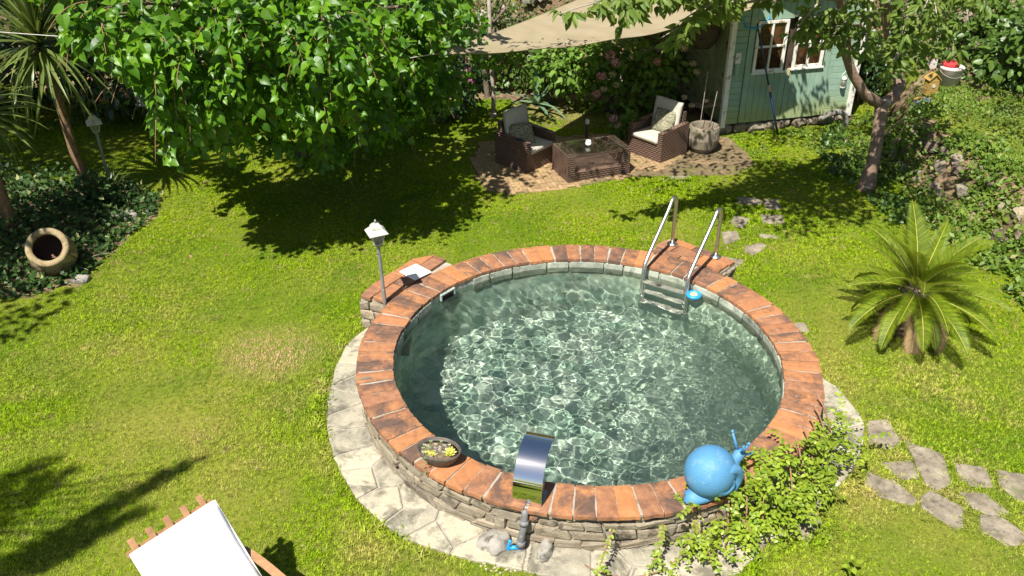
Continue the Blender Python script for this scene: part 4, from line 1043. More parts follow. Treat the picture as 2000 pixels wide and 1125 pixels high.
# ---------------------------------------------------------------- lounger
def build_lounger():
    ex = Vector((.40, .49, 0)).normalized(); ey = Vector((ex.y, -ex.x, 0))          # ex along the head edge, ey towards the foot
    o0 = Vector((-2.245, 4.255, 0)); W = .62
    r = empty('sun_lounger', o0 + ey * .5, math.atan2(ex.y, ex.x), 'teak sun lounger with raised back and thick white cushion', 'sun lounger')
    # local: x across, y from head (+) to foot (-)
    R3 = lambda x, y, z: (x, y + .5, z)
    seat_y, seat_z, top_z = -.50, .34, .90
    s = math.hypot(.50, top_z - seat_z); up = Vector((0, .50 / s, (top_z - seat_z) / s)); nz = Vector((0, -up.z, up.y))
    base = Vector(R3(0, seat_y, seat_z))
    fr = MB()
    for sx in (-1, 1):
        p = base + Vector((sx * (W / 2 - .05), 0, 0)); q = p + up * s * .985; fr.tube([p, q], .018, 6)
    fr.build('backrest_frame', MT['teak'], r)
    for k in range(5):
        x = -W / 2 + .06 + k * (W - .12) / 4; p = base + Vector((x, 0, 0)) + nz * .02; q = base + Vector((x, 0, 0)) + up * (s + .075) + nz * .02
        b = MB(); d = (q - p); ang = math.atan2(d.z, d.y); M = Matrix.Translation((p + q) / 2) @ Matrix.Rotation(ang, 4, 'X'); b.box((0, 0, 0), (.042, d.length, .016), M, .003); b.build('slat', MT['teak'], r)
    for t in (.99, .55):
        c = base + up * s * t + nz * .002; b = MB(); b.box((0, 0, 0), (W, .04, .018), Matrix.Translation(c) @ Matrix.Rotation(math.atan2(up.z, up.y), 4, 'X'), .003); b.build('cross_rail', MT['teak'], r)
    # cushion: back pad and seat pad
    def pad(cen, L, t, ang, nm):
        b = MB(); nx, ny = 14, 14; V = []; F = []; M = Matrix.Translation(cen) @ Matrix.Rotation(ang, 4, 'X')
        def sup(u, v): return (1 - abs(u) ** 9) ** .5 * (1 - abs(v) ** 9) ** .5
        for sgn in (1, -1):
            for i in range(nx + 1):
                for j in range(ny + 1):
                    u, v = -1 + 2 * i / nx, -1 + 2 * j / ny; V.append((u * (W / 2 - .005), v * L / 2, sgn * t / 2 * (.25 + .75 * sup(u * .995, v * .995)) + sgn * .006 * math.sin(u * 3 + 1) * math.cos(v * 4)))
        n1 = (nx + 1) * (ny + 1); ix = lambda i, j: i * (ny + 1) + j
        for i in range(nx):
            for j in range(ny):
                F.append((ix(i, j), ix(i + 1, j), ix(i + 1, j + 1), ix(i, j + 1))); F.append((n1 + ix(i, j), n1 + ix(i, j + 1), n1 + ix(i + 1, j + 1), n1 + ix(i + 1, j)))
        per = [ix(i, 0) for i in range(nx + 1)] + [ix(nx, j) for j in range(1, ny + 1)] + [ix(i, ny) for i in range(nx - 1, -1, -1)] + [ix(0, j) for j in range(ny - 1, 0, -1)]
        for k in range(len(per)): a, c = per[k], per[(k + 1) % len(per)]; F.append((a, n1 + a, n1 + c, c))
        b.add(V, F, M); o = b.build(nm, MT['canvas'], r, True)
        for sg in (1, -1): e = MB(); e.tube([M @ Vector((V[k][0] * 1.004, V[k][1] * 1.004, sg * t * .16)) for k in per + per[:1]], .006, 6); e.build('piping', MT['canvas'], o, True)
        return o
    pad(base + up * (s * .5 - .01) + nz * .07, s + .0, .085, math.atan2(up.z, up.y), 'back_cushion')
    pad(Vector(R3(0, seat_y - .62, seat_z + .05)), 1.22, .085, 0, 'seat_cushion')
    b = MB(); b.box(R3(0, seat_y - .62, seat_z - .02), (W + .02, 1.3, .035), None, .005); b.build('seat_frame', MT['teak'], r)
    for sx in (-1, 1):
        for y in (seat_y + .10, seat_y - 1.1):
            b = MB(); b.box(R3(sx * (W / 2 - .02), y, .16), (.045, .06, .32), None, .004); b.build('leg', MT['teak'], r)
        # curved armrest on two struts
        b = MB(); x = sx * (W / 2 + .03); pts = bez(R3(x, seat_y + .26, .575), R3(x, seat_y + .0, .64), R3(x, seat_y - .42, .55), 10)
        V = []; F = []
        for k, q in enumerate(pts): V += [q + Vector((-.026, 0, .01)), q + Vector((.026, 0, .01)), q + Vector((.026, 0, -.012)), q + Vector((-.026, 0, -.012))]
        for k in range(10): F += [(4 * k + i, 4 * k + (i + 1) % 4, 4 * k + 4 + (i + 1) % 4, 4 * k + 4 + i) for i in range(4)]
        F += [(3, 2, 1, 0), (40, 41, 42, 43)]; b.add(V, F); a = b.build('armrest', MT['teak'], r)
        for y in (seat_y + .18, seat_y - .34):
            b = MB(); b.tube([R3(x - sx * .03, y, seat_z - .02), R3(x, y, .575)], .016, 6); b.build('arm_strut', MT['teak'], a)
build_lounger()

# ---------------------------------------------------------------- patio furniture
def cushion(b, c, d, M, puff=.35, n=8):
    V = []; F = []
    for sgn in (1, -1):
        for i in range(n + 1):
            for j in range(n + 1):
                u, v = -1 + 2 * i / n, -1 + 2 * j / n; e = (1 - abs(u) ** 4) ** .5 * (1 - abs(v) ** 4) ** .5
                V.append((c[0] + u * d[0] / 2, c[1] + v * d[1] / 2, c[2] + sgn * d[2] / 2 * ((1 - puff) + puff * e)))
    n1 = (n + 1) ** 2; ix = lambda i, j: i * (n + 1) + j
    for i in range(n):
        for j in range(n): F += [(ix(i, j), ix(i + 1, j), ix(i + 1, j + 1), ix(i, j + 1)), (n1 + ix(i, j), n1 + ix(i, j + 1), n1 + ix(i + 1, j + 1), n1 + ix(i + 1, j))]
    per = [ix(i, 0) for i in range(n + 1)] + [ix(n, j) for j in range(1, n + 1)] + [ix(i, n) for i in range(n - 1, -1, -1)] + [ix(0, j) for j in range(n - 1, 0, -1)]
    for k in range(len(per)): a, q = per[k], per[(k + 1) % len(per)]; F.append((a, n1 + a, n1 + q, q))
    b.add(V, F, M)
def build_chair(c, face, label, plabel, pil):
    r = empty('wicker_armchair', (c[0], c[1], .012), face + math.pi / 2, label, 'armchair', 'wicker armchairs on the patio')     # local -Y is the front
    W, D, T = .66, .62, .085
    for s in (-1, 1):
        b = MB(); x = s * (W / 2 - T / 2)
        V = [(x - T / 2, -D / 2, 0), (x + T / 2, -D / 2, 0), (x + T / 2, D / 2, 0), (x - T / 2, D / 2, 0), (x - T / 2, -D / 2, .46), (x + T / 2, -D / 2, .46), (x + T / 2, D / 2, .50), (x - T / 2, D / 2, .50)]
        b.add(V, [(3, 2, 1, 0), (4, 5, 6, 7), (0, 1, 5, 4), (1, 2, 6, 5), (2, 3, 7, 6), (3, 0, 4, 7)]); b.build('arm', MT['wicker'], r)
    b = MB(); b.box((0, -D / 2 + .04, .14), (W - 2 * T - .004, .07, .27)); b.build('front_panel', MT['wicker'], r)
    b = MB(); b.box((0, -.0, .255), (W - 2 * T - .004, D - .16, .03)); b.build('seat_base', MT['wicker'], r)
    b = MB(); b.box((0, 0, .31), (W - 2 * T - .004, .07, .66), Matrix.Translation((0, D / 2 - .045, 0)) @ Matrix.Rotation(R_(-3), 4, 'X')); b.build('back_panel', MT['wicker'], r)
    b = MB(); cushion(b, (0, 0, 0), (W - 2 * T - .01, .55, .085), Matrix.Translation((0, -.055, .315)), .25); b.build('seat_cushion', MT['cushion'], r, True)
    b = MB(); cushion(b, (0, 0, 0), (W - 2 * T - .01, .47, .085), Matrix.Translation((0, D / 2 - .135, .565)) @ Matrix.Rotation(R_(80), 4, 'X'), .25); b.build('back_cushion', MT['cushion'], r, True)
    for s in (-1, 1):
        for y in (-D / 2 + .05, D / 2 - .05):
            b = MB(); b.lathe([(.018, -.012), (.018, .0)], 8, Matrix.Translation((s * (W / 2 - .04), y, 0))); b.build('foot', MT['dark'], r)
    x, y, z, rx, rz = pil
    M = wmat(r) @ Matrix.Translation((x, y, z)) @ Matrix.Rotation(rz, 4, 'Z') @ Matrix.Rotation(rx, 4, 'X')
    b = MB(); cushion(b, (0, 0, 0), (.36, .36, .12), None, .92, 10); o = b.build('scatter_pillow', MT['pillow'], None, True); o.matrix_basis = M; tag(o, plabel, 'pillow', 'patterned pillows on the armchairs')
build_chair((.20, 12.52), R_(-41), 'brown wicker armchair left of the coffee table', 'olive patterned pillow slumped on the left wicker armchair', (-.10, -.02, .46, R_(52), R_(-28)))
build_chair((2.22, 12.90), R_(222), 'brown wicker armchair right of the coffee table', 'olive patterned pillow leaning in the right wicker armchair', (.03, .07, .50, R_(60), R_(8)))
def build_table():
    r = empty('coffee_table', (1.15, 12.17, .012), R_(21), 'low brown wicker coffee table with glass top', 'table')
    L, W, H, T = .98, .57, .40, .11
    for s in (-1, 1): b = MB(); b.box((s * (L / 2 - T / 2), 0, H / 2), (T, W, H)); b.build('end_panel', MT['wicker'], r)
    b = MB(); b.box((0, 0, .075), (L - 2 * T - .004, W - .02, .13)); b.build('shelf', MT['wicker'], r)
    for s in (-1, 1): b = MB(); b.box((0, s * (W / 2 - .03), H - .02), (L - 2 * T - .004, .03, .03)); b.build('top_rail', MT['wicker'], r)
    b = MB(); b.box((0, 0, H + .004), (L - .03, W - .03, .007), None, .002); b.build('glass_top', MT['glass'], r)
    b = MB(); M = Matrix.Translation((-.02, -.03, .142)); b.lathe([(.02, 0), (.05, .004), (.052, .012), (.045, .014)], 18, M); b.build('coaster', MT['dark'], r, True)
    o = empty('candle_pot', (1.10, 12.16, .422), 0, 'small white round candle pot on the glass coffee table', 'candle pot')
    b = MB(); b.lathe([(.02, 0), (.038, .008), (.046, .03), (.04, .048), (.034, .054), (.037, .062), (.038, .072), (.033, .073), (.028, .06)], 24); b.build('bowl', MT['white_plate'], o, True)
    b = MB(); b.lathe([(.028, .058), (.002, .059)], 16); b.build('wax', MT['dark'], o, True)
    b = MB(); b.rock((0, 0, .03), (.07, .05, .05), 3, .15); o = b.build('toy_ball', MT['red']); o.location = (.62, 12.33, .01); tag(o, 'small red object on the bricks behind the coffee table', 'toy')
build_table()
r = empty('bollard_light', (1.15, 13.05, 0), 0, 'slim dark bollard light standing behind the coffee table', 'bollard light')
b = MB(); b.lathe([(.026, -.02), (.026, .42)], 16); b.build('post', MT['shed_in'], r); b = MB(); b.lathe([(.030, .42), (.033, .485), (.028, .49), (.022, .46)], 16); b.build('lamp_head', MT['cast'], r)

# ---------------------------------------------------------------- stone planter, tray stand
def build_planter():
    p = Vector((2.93, 12.98, 0)); r = empty('stone_planter', p, 0, 'ribbed grey stone planter beside the right armchair', 'planter')
    b = MB(); prof = [(.13, 0), (.205, .10), (.24, .24), (.235, .37), (.222, .42), (.20, .43), (.185, .40), (.17, .30)]; n = 56; V = []; F = []
    for i, (q, z) in enumerate(prof):
        for k in range(n): V.append(((q * (1 + (.022 if k % 2 and 1 <= i <= 3 else 0))) * math.cos(2 * math.pi * k / n), (q * (1 + (.022 if k % 2 and 1 <= i <= 3 else 0))) * math.sin(2 * math.pi * k / n), z))
    for i in range(len(prof) - 1):
        for k in range(n): F.append((i * n + k, i * n + (k + 1) % n, (i + 1) * n + (k + 1) % n, (i + 1) * n + k))
    F.append(tuple(range(n))[::-1]); b.add(V, F); b.build('pot', MT['stone_pot'], r)
    b = MB(); b.lathe([(.18, .33), (.01, .34)], 24); b.build('soil', MT['potsoil'], r)
    for x, y, h, lx in ((-.07, .02, 1.25, .03), (.07, .0, .95, .06)): b = MB(); b.tube([(x, y, .3), (x + lx, y, h)], .006, 6); b.build('cane', MT['twig'], r)
    q = empty('bird_table', (3.02, 13.62, 0), .5, 'small wooden bird table with flat tray behind the stone planter', 'bird table')
    b = MB(); b.tube([(0, 0, -.02), (0, 0, .52)], .02, 8); b.build('post', MT['shed_in'], q)
    b = MB(); b.box((0, 0, .53), (.36, .26, .02), None, .003); b.build('tray', MT['bark'], q)
    b = MB(); b.rock((.05, .02, .57), (.10, .07, .06), 5, .3); b.build('feed_lump', MT['tan'], q)
build_planter()

# ---------------------------------------------------------------- shed
def build_shed():
    r = empty('garden_shed', SHED0, SHED_A, 'mint green wooden shed with white framed double windows and white corner posts', 'shed')
    W, D, H, z0 = 2.27, 2.0, 2.12, .16
    def board(nm, c, d, mat=MT['mint'], b_=.004): q = MB(); q.box((0, 0, 0), d, None, b_); o = q.build(nm, mat, r); o.location = c; return o
    q = MB(); q.box((W / 2, D / 2 + .03, H / 2 + z0), (W - .04, D - .06, H)); q.build('wall_core', MT['shed_in'], r)
    q = MB()
    for k in range(9): q.rock((k * .27 + .06 + rnd.uniform(-.04, .04), .05 + rnd.uniform(-.03, .03), .06), (rnd.uniform(.24, .36), .2, rnd.uniform(.14, .2)), k, .3, sub=2)
    q.build('stone_footing', MT['stone'], r)
    # horizontal boards of the two side panels
    for x0, x1 in ((.03, .265), (1.775, W - .02)):
        z = z0
        while z < H + z0 - .02: board('plank', ((x0 + x1) / 2, -.012, z + .0495), (x1 - x0, .024, .096)); z += .10
    # two doors of upright planks round their windows
    wins = [(.40, .93, .98, 1.78), (1.09, 1.62, 1.00, 1.80)]
    for di, (x0, x1) in enumerate(((.275, 1.012), (1.018, 1.765))):
        wx0, wx1, wz0, wz1 = wins[di]; n = 7; w = (x1 - x0) / n
        for k in range(n):
            a, b_ = x0 + k * w, x0 + (k + 1) * w; c = (a + b_) / 2; y = -.020
            if b_ <= wx0 + .005 or a >= wx1 - .005: board('plank', (c, y, z0 + H / 2), (w - .005, .024, H - .02))
            else:
                board('plank', (c, y, (z0 + wz0) / 2), (w - .005, .024, wz0 - z0 - .01)); board('plank', (c, y, (wz1 + H + z0) / 2), (w - .005, .024, H + z0 - wz1 - .02))
        win = empty('window', (0, 0, 0)); win.parent = r
        fw = .045
        def bar(c, d): q = MB(); q.box((0, 0, 0), d, None, .004); o = q.build('frame_bar', MT['white_trim'], win); o.location = c
        xm, zm = (wx0 + wx1) / 2, (wz0 + wz1) / 2
        for x in (wx0 + fw / 2, wx1 - fw / 2): bar((x, -.030, zm), (fw, .036, wz1 - wz0))
        bar((xm, -.031, zm), (.03, .030, wz1 - wz0 - 2 * fw))
        for z in (wz0 + fw / 2, wz1 - fw / 2): bar((xm, -.032, z), (wx1 - wx0 - 2 * fw + .002, .034, fw))
        bar((xm, -.033, zm), (wx1 - wx0 - 2 * fw + .002, .030, .03)); bar((xm, -.045, wz0 - .012), (wx1 - wx0 + .05, .05, .024))
        for sx in (0, 1):
            for sz in (0, 1):
                q = MB(); a = wx0 + fw if sx == 0 else xm + .015; b_ = xm - .015 if sx == 0 else wx1 - fw; c = wz0 + fw if sz == 0 else zm + .015; d = zm - .015 if sz == 0 else wz1 - fw
                q.box(((a + b_) / 2, -.016, (c + d) / 2), (b_ - a + .004, .006, d - c + .004)); q.build('pane', MT['wglass'], win)
    q = MB(); q.box((1.045, -.045, .95), (.02, .03, .12), None, .004); q.build('door_handle', MT['tan'], r)
    # left wall of upright planks, faded
    for k in range(14): board('plank', (-.012, .10 + k * .137, z0 + H / 2), (.024, .133, H - .01), MT['olive_board'])
    for k in range(14): board('plank', (W + .012, .10 + k * .137, z0 + H / 2), (.024, .133, H - .01))
    # white corner posts
    for x, y in ((-.005, -.03), (W + .005, -.03), (-.02, D - .02), (W + .02, D - .02)): board('corner_post', (x, y, z0 + H / 2 - .02), (.085, .075, H + .04), MT['white_trim'])
    # gable roof with boarded gable
    zt = H + z0; rise = .55
    q = MB(); q.prism([(0, zt), (W, zt), (W / 2, zt + rise)], -.02, .03, Matrix(((1, 0, 0, 0), (0, 0, 1, 0), (0, 1, 0, 0), (0, 0, 0, 1)))); q.build('gable', MT['mint'], r)
    for s in (-1, 1):
        a = math.atan2(rise + .05, W / 2 + .12) * s; Lr = math.hypot(rise, W / 2) + .22; q = MB()
        q.box((0, 0, 0), (Lr, D + .55, .03), Matrix.Translation((W / 2 + -s * (Lr / 2 - .01) * math.cos(a) * -1 * (-1), D / 2 - .02, zt + rise + .04 - Lr / 2 * math.sin(abs(a)))) @ Matrix.Rotation(a if s < 0 else a, 4, 'Y')); 
        q.build('roof_slope', MT['roof_felt'], r)
    return r
shed = build_shed()
def shed_pt(x, y, z): return wmat(shed) @ Vector((x, y, z))

def build_sail():
    A, B, C = at(850, 105, 11.05), at(1560, -12, 12.9), at(1262, -62, 16.2)
    n = 40; V = []; F = []; ids = {}
    for i in range(n + 1):
        for j in range(n + 1 - i):
            u, v = i / n, j / n; w = 1 - u - v; p = A * w + B * u + C * v
            sag = -.20 * (4 * u * w) * (1 - v) - .12 * 27 * u * v * w - .06 * 4 * v * w
            ids[i, j] = len(V); V.append((p.x, p.y, p.z + sag + .012 * math.sin(u * 31 + v * 17) * u * w * 4))
    for i in range(n):
        for j in range(n - i):
            F.append((ids[i, j], ids[i + 1, j], ids[i, j + 1]))
            if i + j < n - 1: F.append((ids[i + 1, j], ids[i + 1, j + 1], ids[i, j + 1]))
    r = empty('shade_sail', A, 0, 'cream triangular shade sail stretched over the patio seating', 'shade sail')
    b = MB(); b.add(V, F); o = b.build('cloth', MT['sail'], r, True, world=True)
    for P in ([(i, 0) for i in range(n + 1)], [(0, j) for j in range(n + 1)], [(i, n - i) for i in range(n + 1)]):
        b = MB(); b.tube([Vector(V[ids[k]]) + Vector((0, 0, -.006)) for k in P], .010, 6); b.build('hem', MT['sail'], r, True, world=True)
    e = (A - (B + C) / 2).normalized()
    b = MB(); b.tube([A, A + e * 1.9 + Vector((0, 0, .15))], .006, 6); b.build('tie_rope', MT['rope'], r, world=True)
build_sail()
b = MB(); p = gr(962, 222); p = Vector((-.32, 14.5, 0)); b.tube([(0, 0, -.05), (.01, 0, .3), (-.03, .02, 1.2), (-.06, .03, 2.6)], [.045, .036, .032, .028], 10); b.rock((0, -.02, .03), (.14, .12, .12), 3, .3)
o = b.build('wooden_post', MT['twig'], None, True); o.location = p; tag(o, 'slim pale wooden post standing in the shade behind the left armchair', 'post')

def build_net():
    foot = Vector((4.27, 13.62, .02)); top = at(1478, 42, 13.80)
    r = empty('leaf_net', foot, 0, 'blue pool leaf net on a long navy pole leaning against the shed', 'pool net')
    m = foot.lerp(top, .42)
    b = MB(); b.tube([foot, m], .017, 10); b.build('pole', MT['navy'], r, True, world=True)
    b = MB(); b.tube([m, top], .014, 10); b.build('pole', MT['navy'], r, True, world=True)
    b = MB(); b.tube([m - (top - foot).normalized() * .05, m + (top - foot).normalized() * .06], .022, 10); b.build('clamp', MT['tan'], r, True, world=True)
    d = (top - foot).normalized(); x = Vector((.96, .26, .1)).normalized(); x = (x - d * x.dot(d)).normalized(); nrm = x.cross(d)
    b = MB(); b.tube([top - d * .02, top + d * .07], .024, 10); b.build('socket', MT['tan'], r, True, world=True)
    out = [(-.20, .10), (-.21, .22), (-.14, .30), (.14, .30), (.21, .22), (.20, .10), (.05, .03), (-.05, .03)]
    c = top - d * .12
    P = [c + x * a + d * q + nrm * .02 for a, q in out]
    b = MB(); b.tube(P + [P[0]], .011, 8); b.build('hoop', MT['blue'], r, True, world=True)
    V = []; F = []; k = 8
    for ring, (s, dep) in enumerate(((1, 0), (.8, .05), (.5, .09), (.15, .11))):
        for q in P:
            cc = sum(P, Vector()) / len(P); V.append(cc + (q - cc) * s - nrm * dep * 1.0 - d * dep * .8)
    for ring in range(3): F += [(ring * k + i, ring * k + (i + 1) % k, (ring + 1) * k + (i + 1) % k, (ring + 1) * k + i) for i in range(k)]
    F.append(tuple(3 * k + i for i in range(k))); b = MB(); b.add(V, F); b.build('net_bag', MT['net'], r, True, world=True)
build_net()
def hang(name, label, cat, p, rz=0): return empty(name, p, rz, label, cat)
def build_small():
    # dark half-round hanging basket on the shed's left wall
    p = at(1376, 62, 13.95); r = hang('hanging_basket', 'big dark round coir basket hung on the faded left wall of the shed', 'hanging basket', p, SHED_A)
    b = MB(); b.lathe([(.02, -.27), (.12, -.25), (.21, -.15), (.25, -.02), (.255, .10), (.24, .18), (.20, .20)], 26, None, True, 1, .8); b.build('bowl', MT['basket'], r, True)
    b = MB(); b.tube([(.253 * math.cos(a), .203 * math.sin(a), .11) for a in [k * math.pi / 12 for k in range(25)]], .012, 6); b.build('hoop', MT['basket'], r, True)
    # white wall lantern on the shed front
    p = shed_pt(.12, -.06, 1.20); r = hang('wall_holder', 'small white wall bracket with hanging cup on the shed front', 'wall bracket', p, SHED_A)
    b = MB(); b.box((0, .01, .04), (.09, .05, .17), None, .012); b.build('bracket', MT['white_trim'], r)
    b = MB(); b.lathe([(.02, -.24), (.03, -.22), (.042, -.05), (.045, -.04)], 14); b.build('cup', MT['verdigris'], r, True)
    p = shed_pt(2.06, -.07, .62); r = hang('glass_lantern', 'small wire glass lantern hung low on the right end of the shed', 'lantern', p, SHED_A)
    def lantern(r, s, mat):
        b = MB(); b.lathe([(.045 * s, 0), (.048 * s, .02 * s)], 12); b.build('base', mat, r)
        b = MB(); b.lathe([(.042 * s, .02 * s), (.046 * s, .08 * s), (.042 * s, .15 * s)], 14); b.build('glass', MT['lglass'], r, True)
        b = MB(); b.lathe([(.05 * s, .15 * s), (.04 * s, .175 * s), (.018 * s, .19 * s), (.016 * s, .21 * s)], 14); b.build('lid', mat, r, True)
        b = MB(); b.tube([(-.045 * s, 0, .15 * s), (-.05 * s, 0, .24 * s), (0, 0, .30 * s), (.05 * s, 0, .24 * s), (.045 * s, 0, .15 * s)], .004, 6); b.build('handle', mat, r)
    lantern(r, .9, MT['white_trim'])
    p = at(1746, 66, 12.0); r = hang('tree_lantern', 'pale green glass lantern hanging from the cherry tree trunk', 'lantern', p); lantern(r, 1.35, MT['verdigris'])
    # bucket with a red lid
    z = float(hgt(7.0, 14.05)); r = empty('bucket', (7.0, 14.05, z), 0, 'dull white plastic bucket with red lid among the weeds', 'bucket')
    b = MB(); b.lathe([(.145, 0), (.182, .30), (.192, .31), (.192, .34), (.182, .345)], 28); b.build('tub', MT['pinkwhite'], r, True)
    b = MB(); b.lathe([(.12, .345), (.135, .36), (.13, .40), (.05, .41)], 24, Matrix.Translation((-.03, 0, 0))); b.build('lid', MT['red'], r, True)
    b = MB(); b.tube([(.187 * math.cos(a), -.187 * abs(math.sin(a)), .29 - .09 * math.sin(a)) for a in [math.pi * k / 12 for k in range(13)]], .006, 6); b.build('handle', MT['hose'], r)
    # bird houses
    def house(loc, rz, s, mat, lab, tilt=0):
        r = empty('bird_house', loc, 0, lab, 'bird house', 'bird houses by the bucket', rot=(0, tilt, rz))
        for k in range(6): b = MB(); b.box((0, 0, .03 * s + k * .052 * s), (.22 * s, .17 * s, .048 * s), None, .004); b.build('board', mat, r)
        b = MB(); b.prism([(-.11 * s, .31 * s), (.11 * s, .31 * s), (0, .42 * s)], -.08 * s, .08 * s, Matrix(((1, 0, 0, 0), (0, 0, 1, 0), (0, 1, 0, 0), (0, 0, 0, 1)))); b.build('gable', mat, r)
        for q in (-1, 1): b = MB(); b.box((0, 0, 0), (.18 * s, .22 * s, .014), Matrix.Translation((q * .065 * s, 0, .375 * s)) @ Matrix.Rotation(q * R_(44), 4, 'Y')); b.build('roof', MT['yellow'], r)
        b = MB(); b.lathe([(.035 * s, 0), (.035 * s, .01)], 14, Matrix.Translation((.0, -.086 * s, .20 * s)) @ Matrix.Rotation(math.pi / 2, 4, 'X')); b.build('entrance', MT['cast'], r)
    g = lambda x, y: float(hgt(x, y))
    house((6.62, 13.80, g(6.62, 13.8)), .15, .8, MT['yellow'], 'yellow boarded bird house in front of the bucket')
    house((6.28, 13.52, g(6.28, 13.52)), -.5, .62, MT['pinkwhite'], 'small pink and white bird house tipped over in the weeds', .35)
    house((6.66, 14.02, g(6.66, 14.02) + .36), .1, .5, MT['pinkwhite'], 'small pale bird house standing behind the yellow one')
    b = MB(); b.rock((0, 0, .05), (.30, .2, .16), 4, .25); o = b.build('slate_stone', MT['slate'], None, True); o.location = (6.42, 13.45, g(6.42, 13.45)); tag(o, 'dark blue grey stone beside the bird houses', 'stone')
    # hose bend by the shed's right foot
    q = shed_pt(1.95, -.16, 0); r = empty('drain_hose', q, SHED_A, 'grey ribbed drain hose bent down at the right foot of the shed', 'hose')
    b = MB(); pts = bez((-.25, .05, .12), (.22, -.02, .42), (.20, -.06, -.02), 14); b.tube(pts, [.045 + .005 * (k % 2) for k in range(15)], 12); b.build('tube', MT['hose'], r, True)
    # clothes line in the top left corner
    r = empty('clothes_line', at(-60, 58, 10.2), 0, 'thin pale clothes line stretched across the cordyline', 'clothes line'); b = MB(); b.tube([at(-60, 58, 10.2), at(60, 67, 10.2), at(300, 84, 10.3)], .005, 5); b.build('cord', MT['rope'], r, world=True)
build_small()

